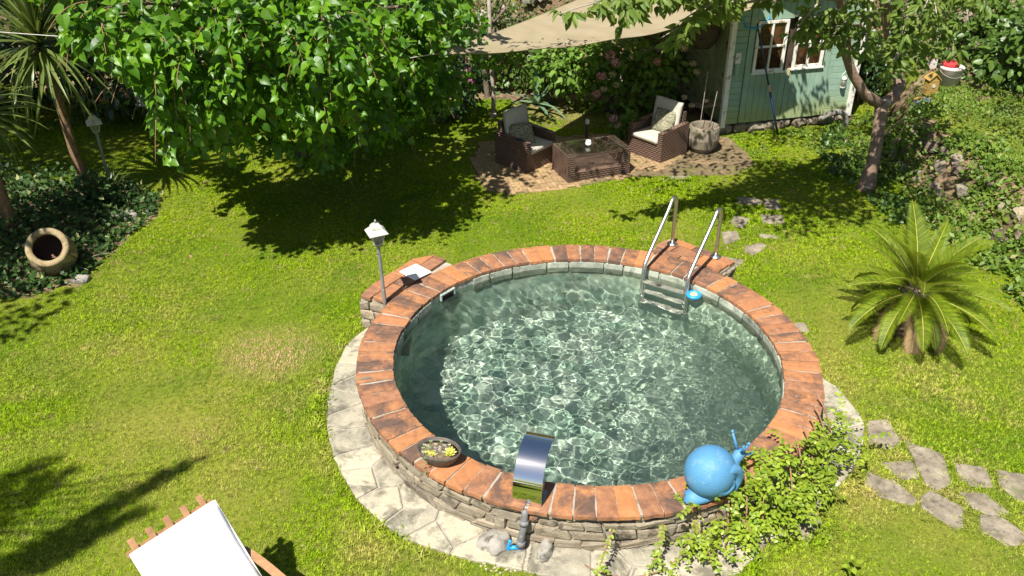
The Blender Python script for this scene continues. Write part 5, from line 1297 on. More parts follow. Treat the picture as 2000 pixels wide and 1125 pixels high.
# ---------------------------------------------------------------- trees
def droop_leaves(c, r, n, size, down=.6, up=.55, out=None, jit=.5):
    P, d = ball(n, c, r)
    tip = norm(d * .7 + np.array([0, 0, -down]) + rng.normal(size=(n, 3)) * jit)
    nr = norm(np.array([-.15, -.35, up]) + d * .35 + rng.normal(size=(n, 3)) * .42)
    S = size * rng.uniform(.6, 1.2, n)
    return P, leaf_mats(P, tip, nr, S)
def tree_root(name, base, label, cat='tree', group=None): return empty(name, base, 0, label, cat, group)
def build_mulberry():
    base = Vector((-3.1, 12.9, 0)); r = tree_root('mulberry_tree', base, 'broad mulberry tree with large glossy heart-shaped leaves over the lawn')
    b = MB(); b.tube([base + Vector(p) for p in ((0, 0, -.1), (.03, 0, .3), (-.02, -.05, .9), (.04, -.08, 1.5))], [.24, .17, .15, .17], 14); b.build('trunk', MT['bark'], r, True, world=True)
    fork = base + Vector((.04, -.08, 1.5))
    # clusters: where foliage hangs (photo column, row, depth), radius, share
    K = []
    front = [(358, 272, 9.4, .22), (330, 235, 9.2, .26), (395, 205, 9.0, .38), (470, 205, 9.2, .34), (615, 300, 10.1, .20), (635, 325, 10.2, .12), (565, 215, 9.5, .30), (715, 255, 10.3, .24), (765, 268, 10.7, .16), (735, 190, 10.0, .34), (820, 205, 10.9, .22), (865, 175, 11.0, .18), (680, 165, 9.5, .34), (610, 140, 9.2, .48), (480, 130, 9.0, .52), (370, 130, 8.8, .46), (300, 95, 8.7, .38), (240, 60, 8.5, .26), (190, 45, 8.4, .18), (205, 15, 8.4, .2), (150, 40, 8.7, .14), (310, 35, 8.8, .5), (420, 50, 8.9, .6), (540, 50, 9.0, .6), (650, 55, 9.1, .6), (740, 100, 9.6, .46), (795, 135, 10.3, .36), (820, 90, 10.2, .34), (800, 35, 10.0, .46), (850, 20, 10.6, .34), (310, 165, 8.9, .32), (280, 140, 8.8, .24), (460, 285, 9.9, .22), (420, 262, 9.6, .2)]
    inner = [(430, 240, 10.9, .45), (520, 240, 11.0, .5), (600, 235, 11.1, .5), (690, 225, 11.4, .45), (770, 205, 11.6, .4), (840, 165, 11.8, .35), (360, 200, 10.8, .45), (640, 270, 11.4, .35), (540, 275, 11.2, .35)]
    lift = lambda v: v - 45 * min(1., max(0., (v - 150) / 80))
    front = [(u, lift(v), Y + (1.0 if u > 780 else .5 if u > 725 else 0), q) for u, v, Y, q in front]
    for u, v, Y, q in inner: K.append((at(u, lift(v), Y), q, .8))
    for u, v, Y, q in front: K.append((at(u, v, Y + .18), q, 1.0))
    for u, v, Y, q in [(u, v - 20, Y + 1.1, q * 1.25) for u, v, Y, q in front if v < 260 and u > 280]: K.append((at(u, v, Y), q, .7))
    for k in range(30):
        a = rnd.uniform(0, 6.28); rr = rnd.uniform(.4, 2.9); K.append((base + Vector((rr * math.cos(a) + .1, rr * math.sin(a) * .75 - .5, rnd.uniform(1.7, 4.2) - .25 * rr)), .6, .5))
    for k in range(14): K.append((Vector((rnd.uniform(-5.2, -1.2), rnd.uniform(9.2, 11.5), rnd.uniform(3.2, 4.3))), .6, .6))
    for k in range(20): K.append((Vector((rnd.uniform(-6.4, -3.2), rnd.uniform(10.6, 13.2), rnd.uniform(3.5, 4.6))), .6, .7))
    Ps, Ds, Ns, Ss, TW = [], [], [], [], MB()
    for ci, (c, q, sh) in enumerate(K):
        front_ = len(inner) <= ci < len(front) + len(inner); nt = int((9.5 if front_ else 8) * (q / .4) ** 2 * sh) + 3
        for t in range(nt):
            d = Vector(norm(rng.normal(size=3))); st = c + Vector((d.x, d.y, d.z * .8)) * q * rnd.uniform(.1, .8)
            out = (c - fork); out.z = 0; out = out.normalized() if out.length > .1 else d
            az = (d * .8 + out * .55 + Vector((0, -.25, -.35))).normalized(); L = rnd.uniform(.28, .55); e = st + az * L + Vector((0, 0, -.16 * L / .4)); pts = bez(st, st + az * L * .5 + Vector((0, 0, .05)), e, 7)
            if front_ and t % 2 == 0: TW.tube(pts, [.006, .0055, .005, .0045, .004, .0035, .003, .002], 4, False)
            nl = rnd.randint(8, 13); side = az.cross(Vector((0, 0, 1))).normalized()
            for k in range(nl):
                f = (k + .7) / nl * 7; i = min(int(f), 6); p = pts[i].lerp(pts[i + 1], f - i); sg = 1 if k % 2 else -1
                tip = side * sg * rnd.uniform(.3, .9) + az * rnd.uniform(.2, .7) + Vector((rnd.gauss(0, .3), rnd.gauss(0, .3), -rnd.uniform(-.15, .75)))
                nn = Vector((-.25, -.35, .9)) + Vector((rnd.gauss(0, .5), rnd.gauss(0, .5), rnd.gauss(0, .25)))
                Ps.append((p + Vector(tip).normalized() * .03)[:]); Ds.append(tip[:]); Ns.append(nn[:]); Ss.append(rnd.uniform(.075, .155) * (1 - .45 * max(0, k / nl - .6) / .4))
    P = np.array(Ps); B = leaf_mats(P, np.array(Ds), np.array(Ns), np.array(Ss)); pv = np.array([proj(p) for p in P]); keep = (P[:, 2] > .3) & ((pv[:, 1] < np.interp(pv[:, 0], [120, 160, 240, 288, 300, 315, 410, 470, 560, 600, 645, 690, 750, 830, 905, 935], [90, 125, 150, 190, 270, 325, 335, 305, 300, 340, 352, 300, 312, 250, 205, 130])) | (pv[:, 2] > 13.5)) & ~((pv[:, 0] < 120) & (pv[:, 1] > 0))
    foliage(r, P[keep], B[keep], 'heart', MT['mulberry'], 300)
    o = TW.build('twigs', MT['redtwig'], r, True, world=True); o['kind'] = 'stuff'
    for i, (c, q, sh) in enumerate(K[:56]):
        mid = fork.lerp(c, .55) + Vector((0, 0, .55)); pts = bez(fork, mid, c, 9); b = MB(); b.tube(pts, [.055 * (1 - k / 9) ** 1.1 + .007 for k in range(10)], 7); b.build('branch', MT['bark'], r, True, world=True)
    return r
build_mulberry()

def build_cherry():
    base = Vector((4.98, 11.55, 0)); r = tree_root('cherry_tree', base, 'leaning cherry tree with drooping pointed leaves in front of the shed')
    fork = at(1722, 205, 11.75)
    b = MB(); b.tube([base + Vector((-.02, 0, -.1)), base + Vector((-.0, 0, .08)), base.lerp(fork, .35) + Vector((.03, 0, 0)), base.lerp(fork, .7) + Vector((.02, 0, 0)), fork, fork + Vector((.0, .03, .06))], [.15, .115, .088, .08, .088, .06], 14); b.build('trunk', MT['cherry_bark'], r, True, world=True)
    l1 = [fork, at(1690, 185, 11.7), at(1665, 145, 11.65), at(1652, 105, 11.6), at(1655, 60, 11.5), at(1640, 0, 11.2), at(1600, -60, 10.8)]
    b = MB(); b.tube(l1, [.075, .072, .065, .06, .055, .05, .04], 12); b.build('limb', MT['cherry_bark'], r, True, world=True)
    l2 = [fork, at(1745, 190, 11.9), at(1758, 165, 12.1), at(1748, 120, 12.4), at(1736, 60, 12.5), at(1728, 0, 12.4), at(1725, -60, 12.2)]
    b = MB(); b.tube(l2, [.085, .08, .075, .075, .078, .075, .06], 12); b.build('limb', MT['cherry_bark'], r, True, world=True)
    # whips that carry the hanging leaf sprays: (start, mid, tip) in photo column, row, depth
    S1, S2 = l1[5], l2[5]
    W = [  # over the sail, nearer the camera
        [(1640, 0, 11.2), (1400, -60, 9.6), (1250, 18, 9.3)], [(1640, 0, 11.2), (1380, -50, 9.4), (1150, 5, 9.0)], [(1640, 0, 11.2), (1350, -70, 9.2), (1085, 30, 9.0)],
        [(1640, 0, 11.2), (1420, -40, 9.6), (1320, 50, 9.5)], [(1640, 0, 11.2), (1480, -30, 9.7), (1390, 20, 9.6)], [(1640, 0, 11.2), (1300, -60, 9.3), (1210, 40, 9.2)], [(1640, 0, 11.2), (1450, -30, 9.8), (1290, 75, 9.7)],
        [(1655, 60, 11.5), (1690, 0, 10.6), (1625, 70, 10.3)], [(1655, 60, 11.5), (1660, 10, 10.6), (1560, 70, 10.5)], [(1655, 60, 11.5), (1660, 10, 10.6), (1650, 95, 10.3)], [(1640, 0, 11.2), (1690, -40, 10.4), (1680, 40, 10.0)], [(1655, 60, 11.5), (1640, 20, 10.8), (1600, 90, 10.5)],
        [(1655, 60, 11.5), (1640, 0, 10.7), (1580, 40, 10.4)], [(1640, 0, 11.2), (1620, -40, 10.5), (1540, 80, 10.4)], [(1655, 60, 11.5), (1700, 20, 10.6), (1690, 105, 10.2)],
        [(1728, 0, 12.4), (1800, -10, 11.2), (1745, 130, 10.4)], [(1728, 0, 12.4), (1820, -20, 11.0), (1725, 160, 10.3)], [(1728, 0, 12.4), (1790, 20, 11.0), (1765, 150, 10.4)], [(1736, 60, 12.5), (1800, 60, 11.4), (1790, 120, 10.8)],
        [(1728, 0, 12.4), (1850, -30, 11.4), (1830, 90, 10.9)], [(1728, 0, 12.4), (1880, -20, 11.5), (1860, 110, 11.0)], [(1728, 0, 12.4), (1900, -60, 11.4), (1890, 50, 11.0)], [(1728, 0, 12.4), (1860, -60, 11.2), (1790, 40, 10.6)], [(1728, 0, 12.4), (1900, -70, 11.0), (1925, 10, 10.8)],
        [(1728, 0, 12.4), (1800, -50, 11.2), (1760, 70, 10.6)], [(1728, 0, 12.4), (1860, -40, 11.0), (1820, 60, 10.7)], [(1640, 0, 11.2), (1560, -60, 10.2), (1480, -25, 9.7)], [(1640, 0, 11.2), (1500, -80, 9.9), (1430, -10, 9.3)], [(1640, 0, 11.2), (1600, -70, 10.0), (1560, -30, 9.6)]]
    Ps, Bs = [], []
    for w in W:
        a, m, c = [at(*q) for q in w]; pts = bez(a, m, c, 14)
        b = MB(); b.tube(pts, [.022 * (1 - k / 14) + .0045 for k in range(15)], 6); b.build('branch', MT['twig'], r, True, world=True)
        A = np.array([p[:] for p in pts]); cl = np.linalg.norm(A[-1] - A[7]); nodes = max(5, int(cl / .12))
        for j in range(nodes):
            t = (.5 + .5 * (j + rnd.uniform(.2, .8)) / nodes) * 14; k = min(int(t), 13); c0 = A[k] + (A[k + 1] - A[k]) * (t - k) + rng.normal(size=3) * np.array([.07, .07, .03]); n = rnd.randint(6, 11)
            dd = norm(rng.normal(size=(n, 3)) * np.array([1, 1, .45]) + np.array([0, -.15, -.75])); p = c0 + dd * rng.uniform(.02, .06, n)[:, None]
            nr = norm(np.array([-.25, -.7, .55]) + rng.normal(size=(n, 3)) * .35); Ps.append(p); Bs.append(leaf_mats(p, dd, nr, .16 * rng.uniform(.6, 1.2, n)))
    # crown above the picture, which shades the shed and the bank
    for k in range(132):
        c = (rnd.uniform(2.9, 7.4), rnd.uniform(9.8, 12.8), rnd.uniform(3.0, 4.3)) if k < 40 else ((rnd.uniform(1.7, 4.4), rnd.uniform(8.3, 9.5), rnd.uniform(3.5, 4.1)) if k < 66 else (rnd.uniform(2.9, 5.6), rnd.uniform(11.4, 12.7), rnd.uniform(2.9, 3.6)) if k < 92 else (rnd.uniform(-.3, 3.4), rnd.uniform(9.7, 11.4), rnd.uniform(3.1, 3.6)) if k < 110 else (rnd.uniform(2.2, 5.0), rnd.uniform(8.6, 10.2), rnd.uniform(3.6, 4.2))); n = 34 if k < 66 or k >= 110 else 34
        if 40 <= k < 66 or k >= 110: n = 90
        p, d = ball(n, c, (.42, .42, .3)); tip = norm(np.array([0, 0, -1.]) + rng.normal(size=(n, 3)) * .5); nr = norm(np.array([-.2, -.6, .6]) + rng.normal(size=(n, 3)) * .6)
        Ps.append(p); Bs.append(leaf_mats(p, tip, nr, .14 * rng.uniform(.6, 1.2, n)))
    foliage(r, np.concatenate(Ps), np.concatenate(Bs), 'lance', MT['cherry'], 300)
build_cherry()

def build_cordyline(base, pts, rads, tops, label, nleaf, L=.85, group=None):
    base = Vector(base); r = tree_root('cordyline', base, label, 'palm', 'cordylines on the left')
    b = MB(); b.tube(pts, rads, 12); b.build('trunk', MT['cord_bark'], r, True, world=True)
    vs = [sword_mesh('sword_leaf', L * s, .031, d, MT['sword']) for s, d in ((1., .05), (1., .2), (.95, .5), (.9, 1.0), (.7, .05))]
    for t in tops:
        for k in range(nleaf):
            q = (k + .5) / nleaf; el = R_(88 - 115 * q + rnd.uniform(-9, 9)); a = k * 2.39996 + rnd.uniform(-.2, .2)
            m = vs[4 if q < .12 else min(3, int(q * 3.6 + rnd.uniform(-.3, .5)))]
            M = Matrix.Translation(Vector(t) - base + Vector((0, 0, .14 - .30 * q))) @ Matrix.Rotation(a, 4, 'Z') @ Matrix.Rotation(el, 4, 'X') @ Matrix.Rotation(rnd.uniform(-.4, .4), 4, 'Y') @ Matrix.Scale(rnd.uniform(.8, 1.1), 4)
            obj('sword_leaf', m, None, r, M)
c1 = at(78, 95, 11.0); g1 = at(150, 315, 11.05)
build_cordyline((-5.62, 11.05, 0), [Vector((-5.55, 11.05, -.05)), g1, g1.lerp(c1, .5) + Vector((.02, 0, 0)), c1], [.10, .062, .055, .05], [c1 + Vector((0, 0, .08))], 'tall cordyline with spiky crown rising behind the clay jar', 160, 1.18)
c2 = at(-45, 215, 9.9)
build_cordyline((c2.x, 9.9, 0), [Vector((c2.x, 9.9, -.05)), Vector((c2.x - .03, 9.9, .8)), c2], [.09, .06, .05], [c2], 'shorter cordyline whose leaves reach in from the left picture edge', 100, .92)

def frond_mesh(name, L, rise, bend, seed):
    """a cycad frond along +Y: arched midrib and two combs of narrow leaflets; returns rachis and leaflet meshes"""
    q = random.Random(seed); pts = []; n = 16
    for k in range(n + 1):
        t = k / n; ang = rise - bend * t; 
        if k == 0: p = Vector((0, 0, 0))
        else: p = pts[-1] + Vector((0, math.cos(ang), math.sin(ang))) * (L / n)
        pts.append(p)
    b = MB(); b.tube(pts, [.008 * (1 - .75 * k / n) for k in range(n + 1)], 5); rach = b.mesh('rachis', True)
    V = []; F = []; m = 58
    for k in range(m):
        t = .13 + .87 * k / (m - 1); f = t * n; i = min(int(f), n - 1); p = pts[i].lerp(pts[i + 1], f - i); d = (pts[i + 1] - pts[i]).normalized()
        ll = .165 * (math.sin(math.pi * min(1, (t * .92 + .10))) ** .55) * (1. if t < .9 else .8) * q.uniform(.88, 1.06)
        up = Vector((0, -d.z, d.y))
        for s in (-1, 1):
            o = len(V); fwd = .45 + .55 * t; w = (Vector((s, 0, 0)) * 1. + d * fwd + up * .42).normalized(); e = p + w * ll - up * .012; side = d * .0064
            mid = p + w * ll * .55 + up * .006
            V += [p - side * .7, p + side * .7, mid + side, mid - side, e]; F += [(o, o + 1, o + 2, o + 3), (o + 3, o + 2, o + 4)]
    b = MB(); b.add(V, F); return rach, b.mesh('leaflets', False)
def build_cycad():
    base = Vector((4.17, 7.92, 0)); r = tree_root('sago_palm', base, 'low sago palm with arching feathery fronds on the lawn', 'palm')
    b = MB(); b.lathe([(.15, -.03), (.175, .06), (.165, .25), (.15, .42), (.10, .52), (.03, .55)], 18); b.build('trunk', MT['cyc_bark'], r, True)
    for k in range(110):
        a = k * 2.39996; z = .02 + .50 * k / 110; R = .172 - .05 * (z / .52) ** 3; b = None
        M = Matrix.Translation((R * math.cos(a), R * math.sin(a), z)) @ Matrix.Rotation(a - math.pi / 2, 4, 'Z') @ Matrix.Rotation(R_(50), 4, 'X')
        if k == 0: q = MB(); q.box((0, .02, 0), (.045, .07, .022), None, .006); sm = q.mesh('leaf_scar'); sm.materials.append(MT['cyc_bark'])
        obj('leaf_scar', sm, None, r, M)
    vs = []
    for i, (L, ri, be) in enumerate(((.92, R_(72), R_(38)), (.98, R_(52), R_(50)), (.98, R_(34), R_(52)), (.92, R_(16), R_(58)), (.80, R_(0), R_(62)))):
        ra, le = frond_mesh('frond', L, ri, be, 40 + i); ra.materials.append(MT['cycad_mid']); le.materials.append(MT['cycad']); vs.append((ra, le))
    n = 40
    for k in range(n):
        q = k / n; i = min(4, int(q * 5 + rnd.uniform(-.2, .2)) if q > .05 else 0); a = k * 2.39996 + rnd.uniform(-.12, .12)
        M = Matrix.Translation((.03 * -math.sin(a), .03 * math.cos(a), .56 - .11 * q)) @ Matrix.Rotation(a, 4, 'Z') @ Matrix.Rotation(rnd.uniform(-.2, .2), 4, 'Y') @ Matrix.Rotation(rnd.uniform(-.08, .08), 4, 'X') @ Matrix.Scale(rnd.uniform(.8, 1.04), 4)
        o = obj('frond', vs[i][1], None, r, M); obj('rachis', vs[i][0], None, o)
    ra, le = frond_mesh('dead_frond', .6, R_(-25), R_(60), 77); ra.materials.append(MT['tan']); le.materials.append(MT['straw'])
    for a in (.4, 2.1, 2.9, 3.6, 5.2):
        o = obj('dead_frond', le, None, r, Matrix.Translation((0, 0, .44)) @ Matrix.Rotation(a, 4, 'Z') @ Matrix.Translation((0, .1, 0))); obj('rachis', ra, None, o)
build_cycad()

# ---------------------------------------------------------------- shrubs, flowers
def shrub(name, label, c, rad, n, tpl, mat, size, cat='shrub', group=None, singles=0, stems=5, down=.25, lumps=7, base=None):
    c = Vector(c); gz = float(hgt(c.x, c.y)) if base is None else base
    r = empty(name, (c.x, c.y, gz), 0, label, cat, group); Ps, Bs = [], []
    for k in range(lumps):
        d = norm(rng.normal(size=3)); q = np.array(c) + d * np.array(rad) * .55; m = n // lumps
        p, dd = ball(m, q, np.array(rad) * rng.uniform(.4, .62), .35)
        tip = norm(dd * .8 + np.array([0, 0, -down]) + rng.normal(size=(m, 3)) * .5); nr = norm(np.array([-.1, -.4, .75]) + dd * .5 + rng.normal(size=(m, 3)) * .4)
        Ps.append(p); Bs.append(leaf_mats(p, tip, nr, size * rng.uniform(.6, 1.2, m)))
    P = np.concatenate(Ps); B = np.concatenate(Bs); k = P[:, 2] > gz - .05
    foliage(r, P[k], B[k], tpl, mat, singles, 'foliage')
    for k in range(stems):
        e = c + Vector((rnd.uniform(-.6, .6) * rad[0], rnd.uniform(-.6, .6) * rad[1], rnd.uniform(0, .6) * rad[2])); b = MB(); s = Vector((c.x + rnd.uniform(-.12, .12), c.y + rnd.uniform(-.1, .1), gz - .03))
        b.tube(bez(s, s.lerp(e, .5) + Vector((0, 0, .15)), e, 6), [.018 * (1 - t / 7) for t in range(7)], 6); b.build('stem', MT['bark'], r, True, world=True)
    return r
def flower_ball(parent, p, R, mat, n=60):
    P, d = ball(n, p, (R, R, R * .8), .85); Nn = d; tan = norm(np.cross(d, rng.normal(size=(n, 3))))
    o = bulk('flower_head', P, leaf_mats(P, tan, Nn, np.full(n, R * .62)), 'oval', mat, parent); return o
hyd = shrub('hydrangea', 'wide hydrangea bush with fading pink flower heads behind the patio', (1.75, 14.75, .75), (1.35, .62, .85), 2300, 'oval', MT['hyd_leaf'], .135, 'hydrangea', None, 220, 8, .35, 12)
for u, v, Y, R, m in ((1192, 108, 14.3, .085, 'pink'), (1203, 122, 14.2, .08, 'pink'), (1174, 149, 14.1, .08, 'dusty'), (1197, 145, 14.1, .06, 'cream'), (1203, 166, 14.0, .055, 'cream'), (1179, 174, 14.0, .06, 'cream'), (1165, 183, 13.95, .075, 'dusty'), (1289, 94, 14.4, .08, 'mauve'), (1283, 120, 14.2, .07, 'dusty'), (1336, 94, 14.2, .07, 'cream'), (1354, 124, 14.1, .06, 'cream'), (1361, 140, 14.0, .06, 'cream'), (1337, 190, 13.5, .05, 'cream'), (1198, 231, 13.45, .07, 'pink'), (1208, 246, 13.4, .065, 'cream'), (1351, 206, 13.5, .05, 'cream')):
    flower_ball(hyd, at(u, v, Y), R, MT[m])
h2 = shrub('hydrangea', 'low hydrangea growing beside the back of the right armchair', (1.70, 13.55, .28), (.28, .25, .28), 170, 'oval', MT['hyd_leaf'], .12, 'hydrangea', None, 40, 3, .3, 4)
wf = shrub('hydrangea', 'white flowering hydrangea in deep shade left of the mulberry', (-5.5, 13.9, .75), (.9, .6, .75), 900, 'oval', MT['dark_leaf'], .13, 'hydrangea', None, 60, 5, .3, 8)
for k in range(20): u, v = rnd.gauss(290, 26), rnd.gauss(178, 18); flower_ball(wf, at(u, v, 13.35 + rnd.uniform(-.1, .3)), rnd.uniform(.045, .075), MT['whitef'], 46)
pf = shrub('flowering_shrub', 'dark shrub with a few magenta flowers beside the mulberry', (-1.15, 14.2, .95), (.85, .6, .95), 900, 'oval', MT['dark_leaf'], .12, 'shrub', None, 40, 5, .3, 8)
for u, v in ((912, 136), (917, 146), (908, 112), (921, 158), (880, 165)): flower_ball(pf, at(u, v, 13.55), .05, MT['magenta'], 24)
sh = [('laurel_bush', 'dark evergreen bush behind the left armchair', (.6, 15.2, .8), (.7, .5, .85), 800, 'oval', 'mid_leaf', .11),
      ('laurel_bush', 'dark evergreen bush at the back left corner under the cordyline', (-8.0, 14.8, 1.1), (1.5, .8, 1.2), 1500, 'oval', 'dark_leaf', .15),
      ('laurel_bush', 'dark evergreen bush behind the white hydrangea', (-6.0, 15.4, 1.2), (1.5, .7, 1.3), 1500, 'oval', 'dark_leaf', .15),
      ('laurel_bush', 'dark evergreen bush behind the mulberry trunk', (-3.2, 15.4, 1.1), (1.6, .7, 1.3), 1500, 'oval', 'dark_leaf', .15),
      ('laurel_bush', 'broad leaved bush on the right slope at the picture edge', (8.2, 13.6, 1.35), (.95, .7, .7), 1100, 'oval', 'mid_leaf', .14),
      ('laurel_bush', 'dark bush between the shed and the cherry trunk', (6.05, 15.2, .7), (.5, .7, .7), 700, 'oval', 'dark_leaf', .10),
      ('laurel_bush', 'bright green bush on the slope behind the bucket', (7.4, 15.2, 1.35), (.9, .6, .55), 1000, 'small', 'mid_leaf', .08),
      ('laurel_bush', 'leafy bush on the slope in the top right corner', (9.4, 15.6, 2.0), (1.1, .8, .6), 1000, 'oval', 'mid_leaf', .10),
      ('laurel_bush', 'dark bush hanging over the left bed at the picture edge', (-7.2, 9.9, .55), (.7, 1.1, .65), 1100, 'oval', 'dark_leaf', .10),
      ('laurel_bush', 'dark bush rising between hydrangea and shed wall', (3.05, 15.2, .85), (.45, .6, .85), 700, 'oval', 'dark_leaf', .10)]
sh += [('laurel_bush', 'tangled bush against the rock wall behind the bare post', (-.35, 15.75, .9), (.8, .4, 1.0), 1100, 'oval', 'mid_leaf', .10),
       ('laurel_bush', 'dense dark bush in the far left corner of the garden', (-9.6, 13.4, 1.2), (1.2, .9, 1.4), 1500, 'oval', 'dark_leaf', .15),
       ('laurel_bush', 'tall dark bush filling the gap left of the mulberry crown', (-7.0, 14.4, 1.5), (1.4, .7, 1.5), 1700, 'oval', 'dark_leaf', .15),
       ('laurel_bush', 'tall dark bush behind the middle of the mulberry', (-4.6, 15.3, 1.7), (1.3, .6, 1.4), 1400, 'oval', 'dark_leaf', .15),
       ('laurel_bush', 'dark bush beside the post under the sail corner', (-1.9, 15.4, 1.2), (1.0, .6, 1.2), 1200, 'oval', 'mid_leaf', .12),
       ('laurel_bush', 'glossy bush right of the bucket on the slope', (8.0, 14.6, 1.35), (.7, .6, .6), 900, 'oval', 'mid_leaf', .12),
       ('laurel_bush', 'shaded bush on the slope above the bucket', (8.6, 16.4, 2.6), (1.2, .7, .7), 1200, 'oval', 'mid_leaf', .11),
       ('laurel_bush', 'shaded bush behind the right corner of the shed', (6.7, 16.6, 1.9), (.9, .6, .9), 1100, 'oval', 'dark_leaf', .11),
       ('laurel_bush', 'leafy bush at the right picture edge above the terrace', (9.2, 13.9, 1.5), (.9, .7, .8), 1100, 'oval', 'mid_leaf', .14)]
for nm, lab, c, rad, n, tpl, m, s in sh: shrub(nm, lab, c, rad, n, tpl, MT[m], s, 'bush')
def build_agave():
    p = Vector((.42, 14.75, 0)); r = empty('agave', p, 0, 'grey green agave with broad pointed leaves behind the left armchair', 'agave')
    vs = [sword_mesh('agave_leaf', .95, .055, d, MT['agave'], .35, 7, 1) for d in (.12, .5, 1.)]
    for k, (a, el, i, s) in enumerate(((.2, 84, 0, 1.), (1.9, 40, 1, .95), (-2.2, 22, 2, .8), (-2.7, 35, 1, .7), (2.7, 50, 1, .85), (-.9, 48, 1, .9), (3.6, 15, 2, .75), (-1.6, 62, 0, .8), (1.2, 20, 2, .8))):
        obj('agave_leaf', vs[i], None, r, Matrix.Translation((0, 0, .12)) @ Matrix.Rotation(a, 4, 'Z') @ Matrix.Rotation(R_(el), 4, 'X') @ Matrix.Scale(s, 4))
build_agave()
def build_thin_tree():
    base = Vector((-.55, 15.6, 0)); r = tree_root('thin_tree', base, 'thin many-stemmed bare tree standing behind the shade sail')
    st = [[(955, 215, 15.6), (945, 120, 15.5), (957, 60, 15.5), (955, -20, 15.5)], [(955, 120, 15.5), (968, 40, 15.4), (990, -20, 15.3)], [(950, 90, 15.5), (930, 45, 15.5), (905, 5, 15.5)], [(962, 45, 15.4), (985, 20, 15.3), (1005, -15, 15.3)], [(955, 75, 15.5), (930, 50, 15.2), (918, 60, 15.0)]]
    for i, s in enumerate(st):
        pts = [at(*q) for q in s]; fine = []
        for k in range(len(pts) - 1): fine += [pts[k].lerp(pts[k + 1], t / 4) for t in range(4)]
        fine.append(pts[-1]); m = len(fine); b = MB(); b.tube(fine, [(.06 if i == 0 else .035) * (1 - .6 * k / m) for k in range(m)], 8); b.build('trunk' if i == 0 else 'branch', MT['bark'], r, True, world=True)
    P, B = droop_leaves(at(960, 5, 15.4), (.8, .5, .5), 420, .07, .4); foliage(r, P, B, 'small', MT['olive_leaf'], 0)
build_thin_tree()

# ---------------------------------------------------------------- jar and ivy bed
def build_jar():
    c = Vector((-5.42, 9.35, .10)); m = gr(83, 472, .62); ax = (Vector((m.x, m.y, .62)) - c).normalized()
    r = empty('clay_jar', c, 0, 'big pale clay jar tilted in the ivy with its mouth towards us', 'jar', rot=tuple(Vector((0, 0, 1)).rotation_difference(ax).to_euler()))
    b = MB(); b.lathe([(.10, -.12), (.17, -.06), (.245, .08), (.265, .22), (.25, .36), (.215, .45), (.192, .50)], 40, None, False); o = b.build('body', MT['jar'], r, True)
    b = MB(); b.lathe([(.192, .50), (.225, .515), (.232, .54), (.222, .56), (.195, .565), (.165, .555), (.155, .53), (.16, .50), (.19, .42)], 40, None, False); b.build('rim', MT['jar'], r, True)
    for s in (-1, 1):
        b = MB(); b.tube(bez((s * .215, 0, .46), (s * .31, 0, .44), (s * .26, 0, .33), 8), .02, 8); b.build('handle', MT['jar'], r, True)
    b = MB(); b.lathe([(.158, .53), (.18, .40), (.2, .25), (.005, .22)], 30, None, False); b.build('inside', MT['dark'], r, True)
    P, B = droop_leaves((0, 0, 0), (.05, .05, .04), 16, .05); o = bulk('dead_leaf', P, B, 'small', MT['redtwig'], None); o.parent = r; o.location = (.10, -.07, .44)
build_jar()
def build_ivy():
    n = 17000; X = rng.uniform(-9, -4.5, n); Y = rng.uniform(8.1, 12.6, n); k = inpoly(BED, X, Y); X, Y = X[k], Y[k]
    jar = np.hypot(X + 5.38, Y - 9.3)
    h = hgt(X, Y) + rng.random(len(X)) ** 1.6 * (.12 + .22 * sstep(-5.2, -6.4, X)); h = np.where(jar < .30, np.minimum(h, .08), h)
    P = np.stack([X, Y, h + .01], -1); m = len(P); tip = norm(rng.normal(size=(m, 3)) + np.array([0, -.3, -.3])); nr = norm(np.array([0, -.35, .8]) + rng.normal(size=(m, 3)) * .45)
    o = bulk('ivy', P, leaf_mats(P, tip, nr, .075 * rng.uniform(.5, 1.2, m)), 'ivy', MT['ivy']); tag(o, 'dark trailing ivy covering the left bed', 'ivy', kind='stuff')
    # ivy up the cordyline foot, and dry runners
    r = empty('ivy_clump', (-5.55, 10.9, 0), 0, 'ivy clump climbing the foot of the cordyline and lamp', 'ivy')
    P, B = droop_leaves((-5.55, 10.9, .22), (.30, .26, .32), 420, .08, .4); foliage(r, P, B, 'ivy', MT['ivy'], 0, 'foliage')
    vs = [sword_mesh('blade', .42, .012, d, MT['sword']) for d in (.2, .7)]
    for k in range(22): obj('blade', vs[k % 2], None, r, Matrix.Translation((.14, .2, .18)) @ Matrix.Rotation(k * 2.4, 4, 'Z') @ Matrix.Rotation(R_(rnd.uniform(25, 80)), 4, 'X'))
    for k in range(9):
        a = rnd.uniform(0, 6.28); p = Vector((-5.2 + rnd.uniform(-.35, .35), 9.2 + rnd.uniform(-.4, .6), .08)); b = MB()
        b.tube(bez(p, p + Vector((math.cos(a) * .2, math.sin(a) * .2, rnd.uniform(.08, .2))), p + Vector((math.cos(a) * .42, math.sin(a) * .42, .02)), 8), .004, 5); b.build('runner', MT['twig'], r, True, world=True)
    b = MB(); b.rock((0, 0, .03), (.42, .22, .2), 8, .2, sub=3); o = b.build('rock', MT['rock'], None, True); o.location = (-5.1, 10.55, .02); tag(o, 'flat grey rock in the shade at the edge of the ivy bed', 'rock')
    b = MB(); b.rock((0, 0, .02), (.20, .15, .12), 12, .3, sub=3); o = b.build('rock', MT['rock'], None, True); o.location = (-4.98, 8.95, .02); tag(o, 'small pale rock below the clay jar at the lawn edge', 'rock')
build_ivy()

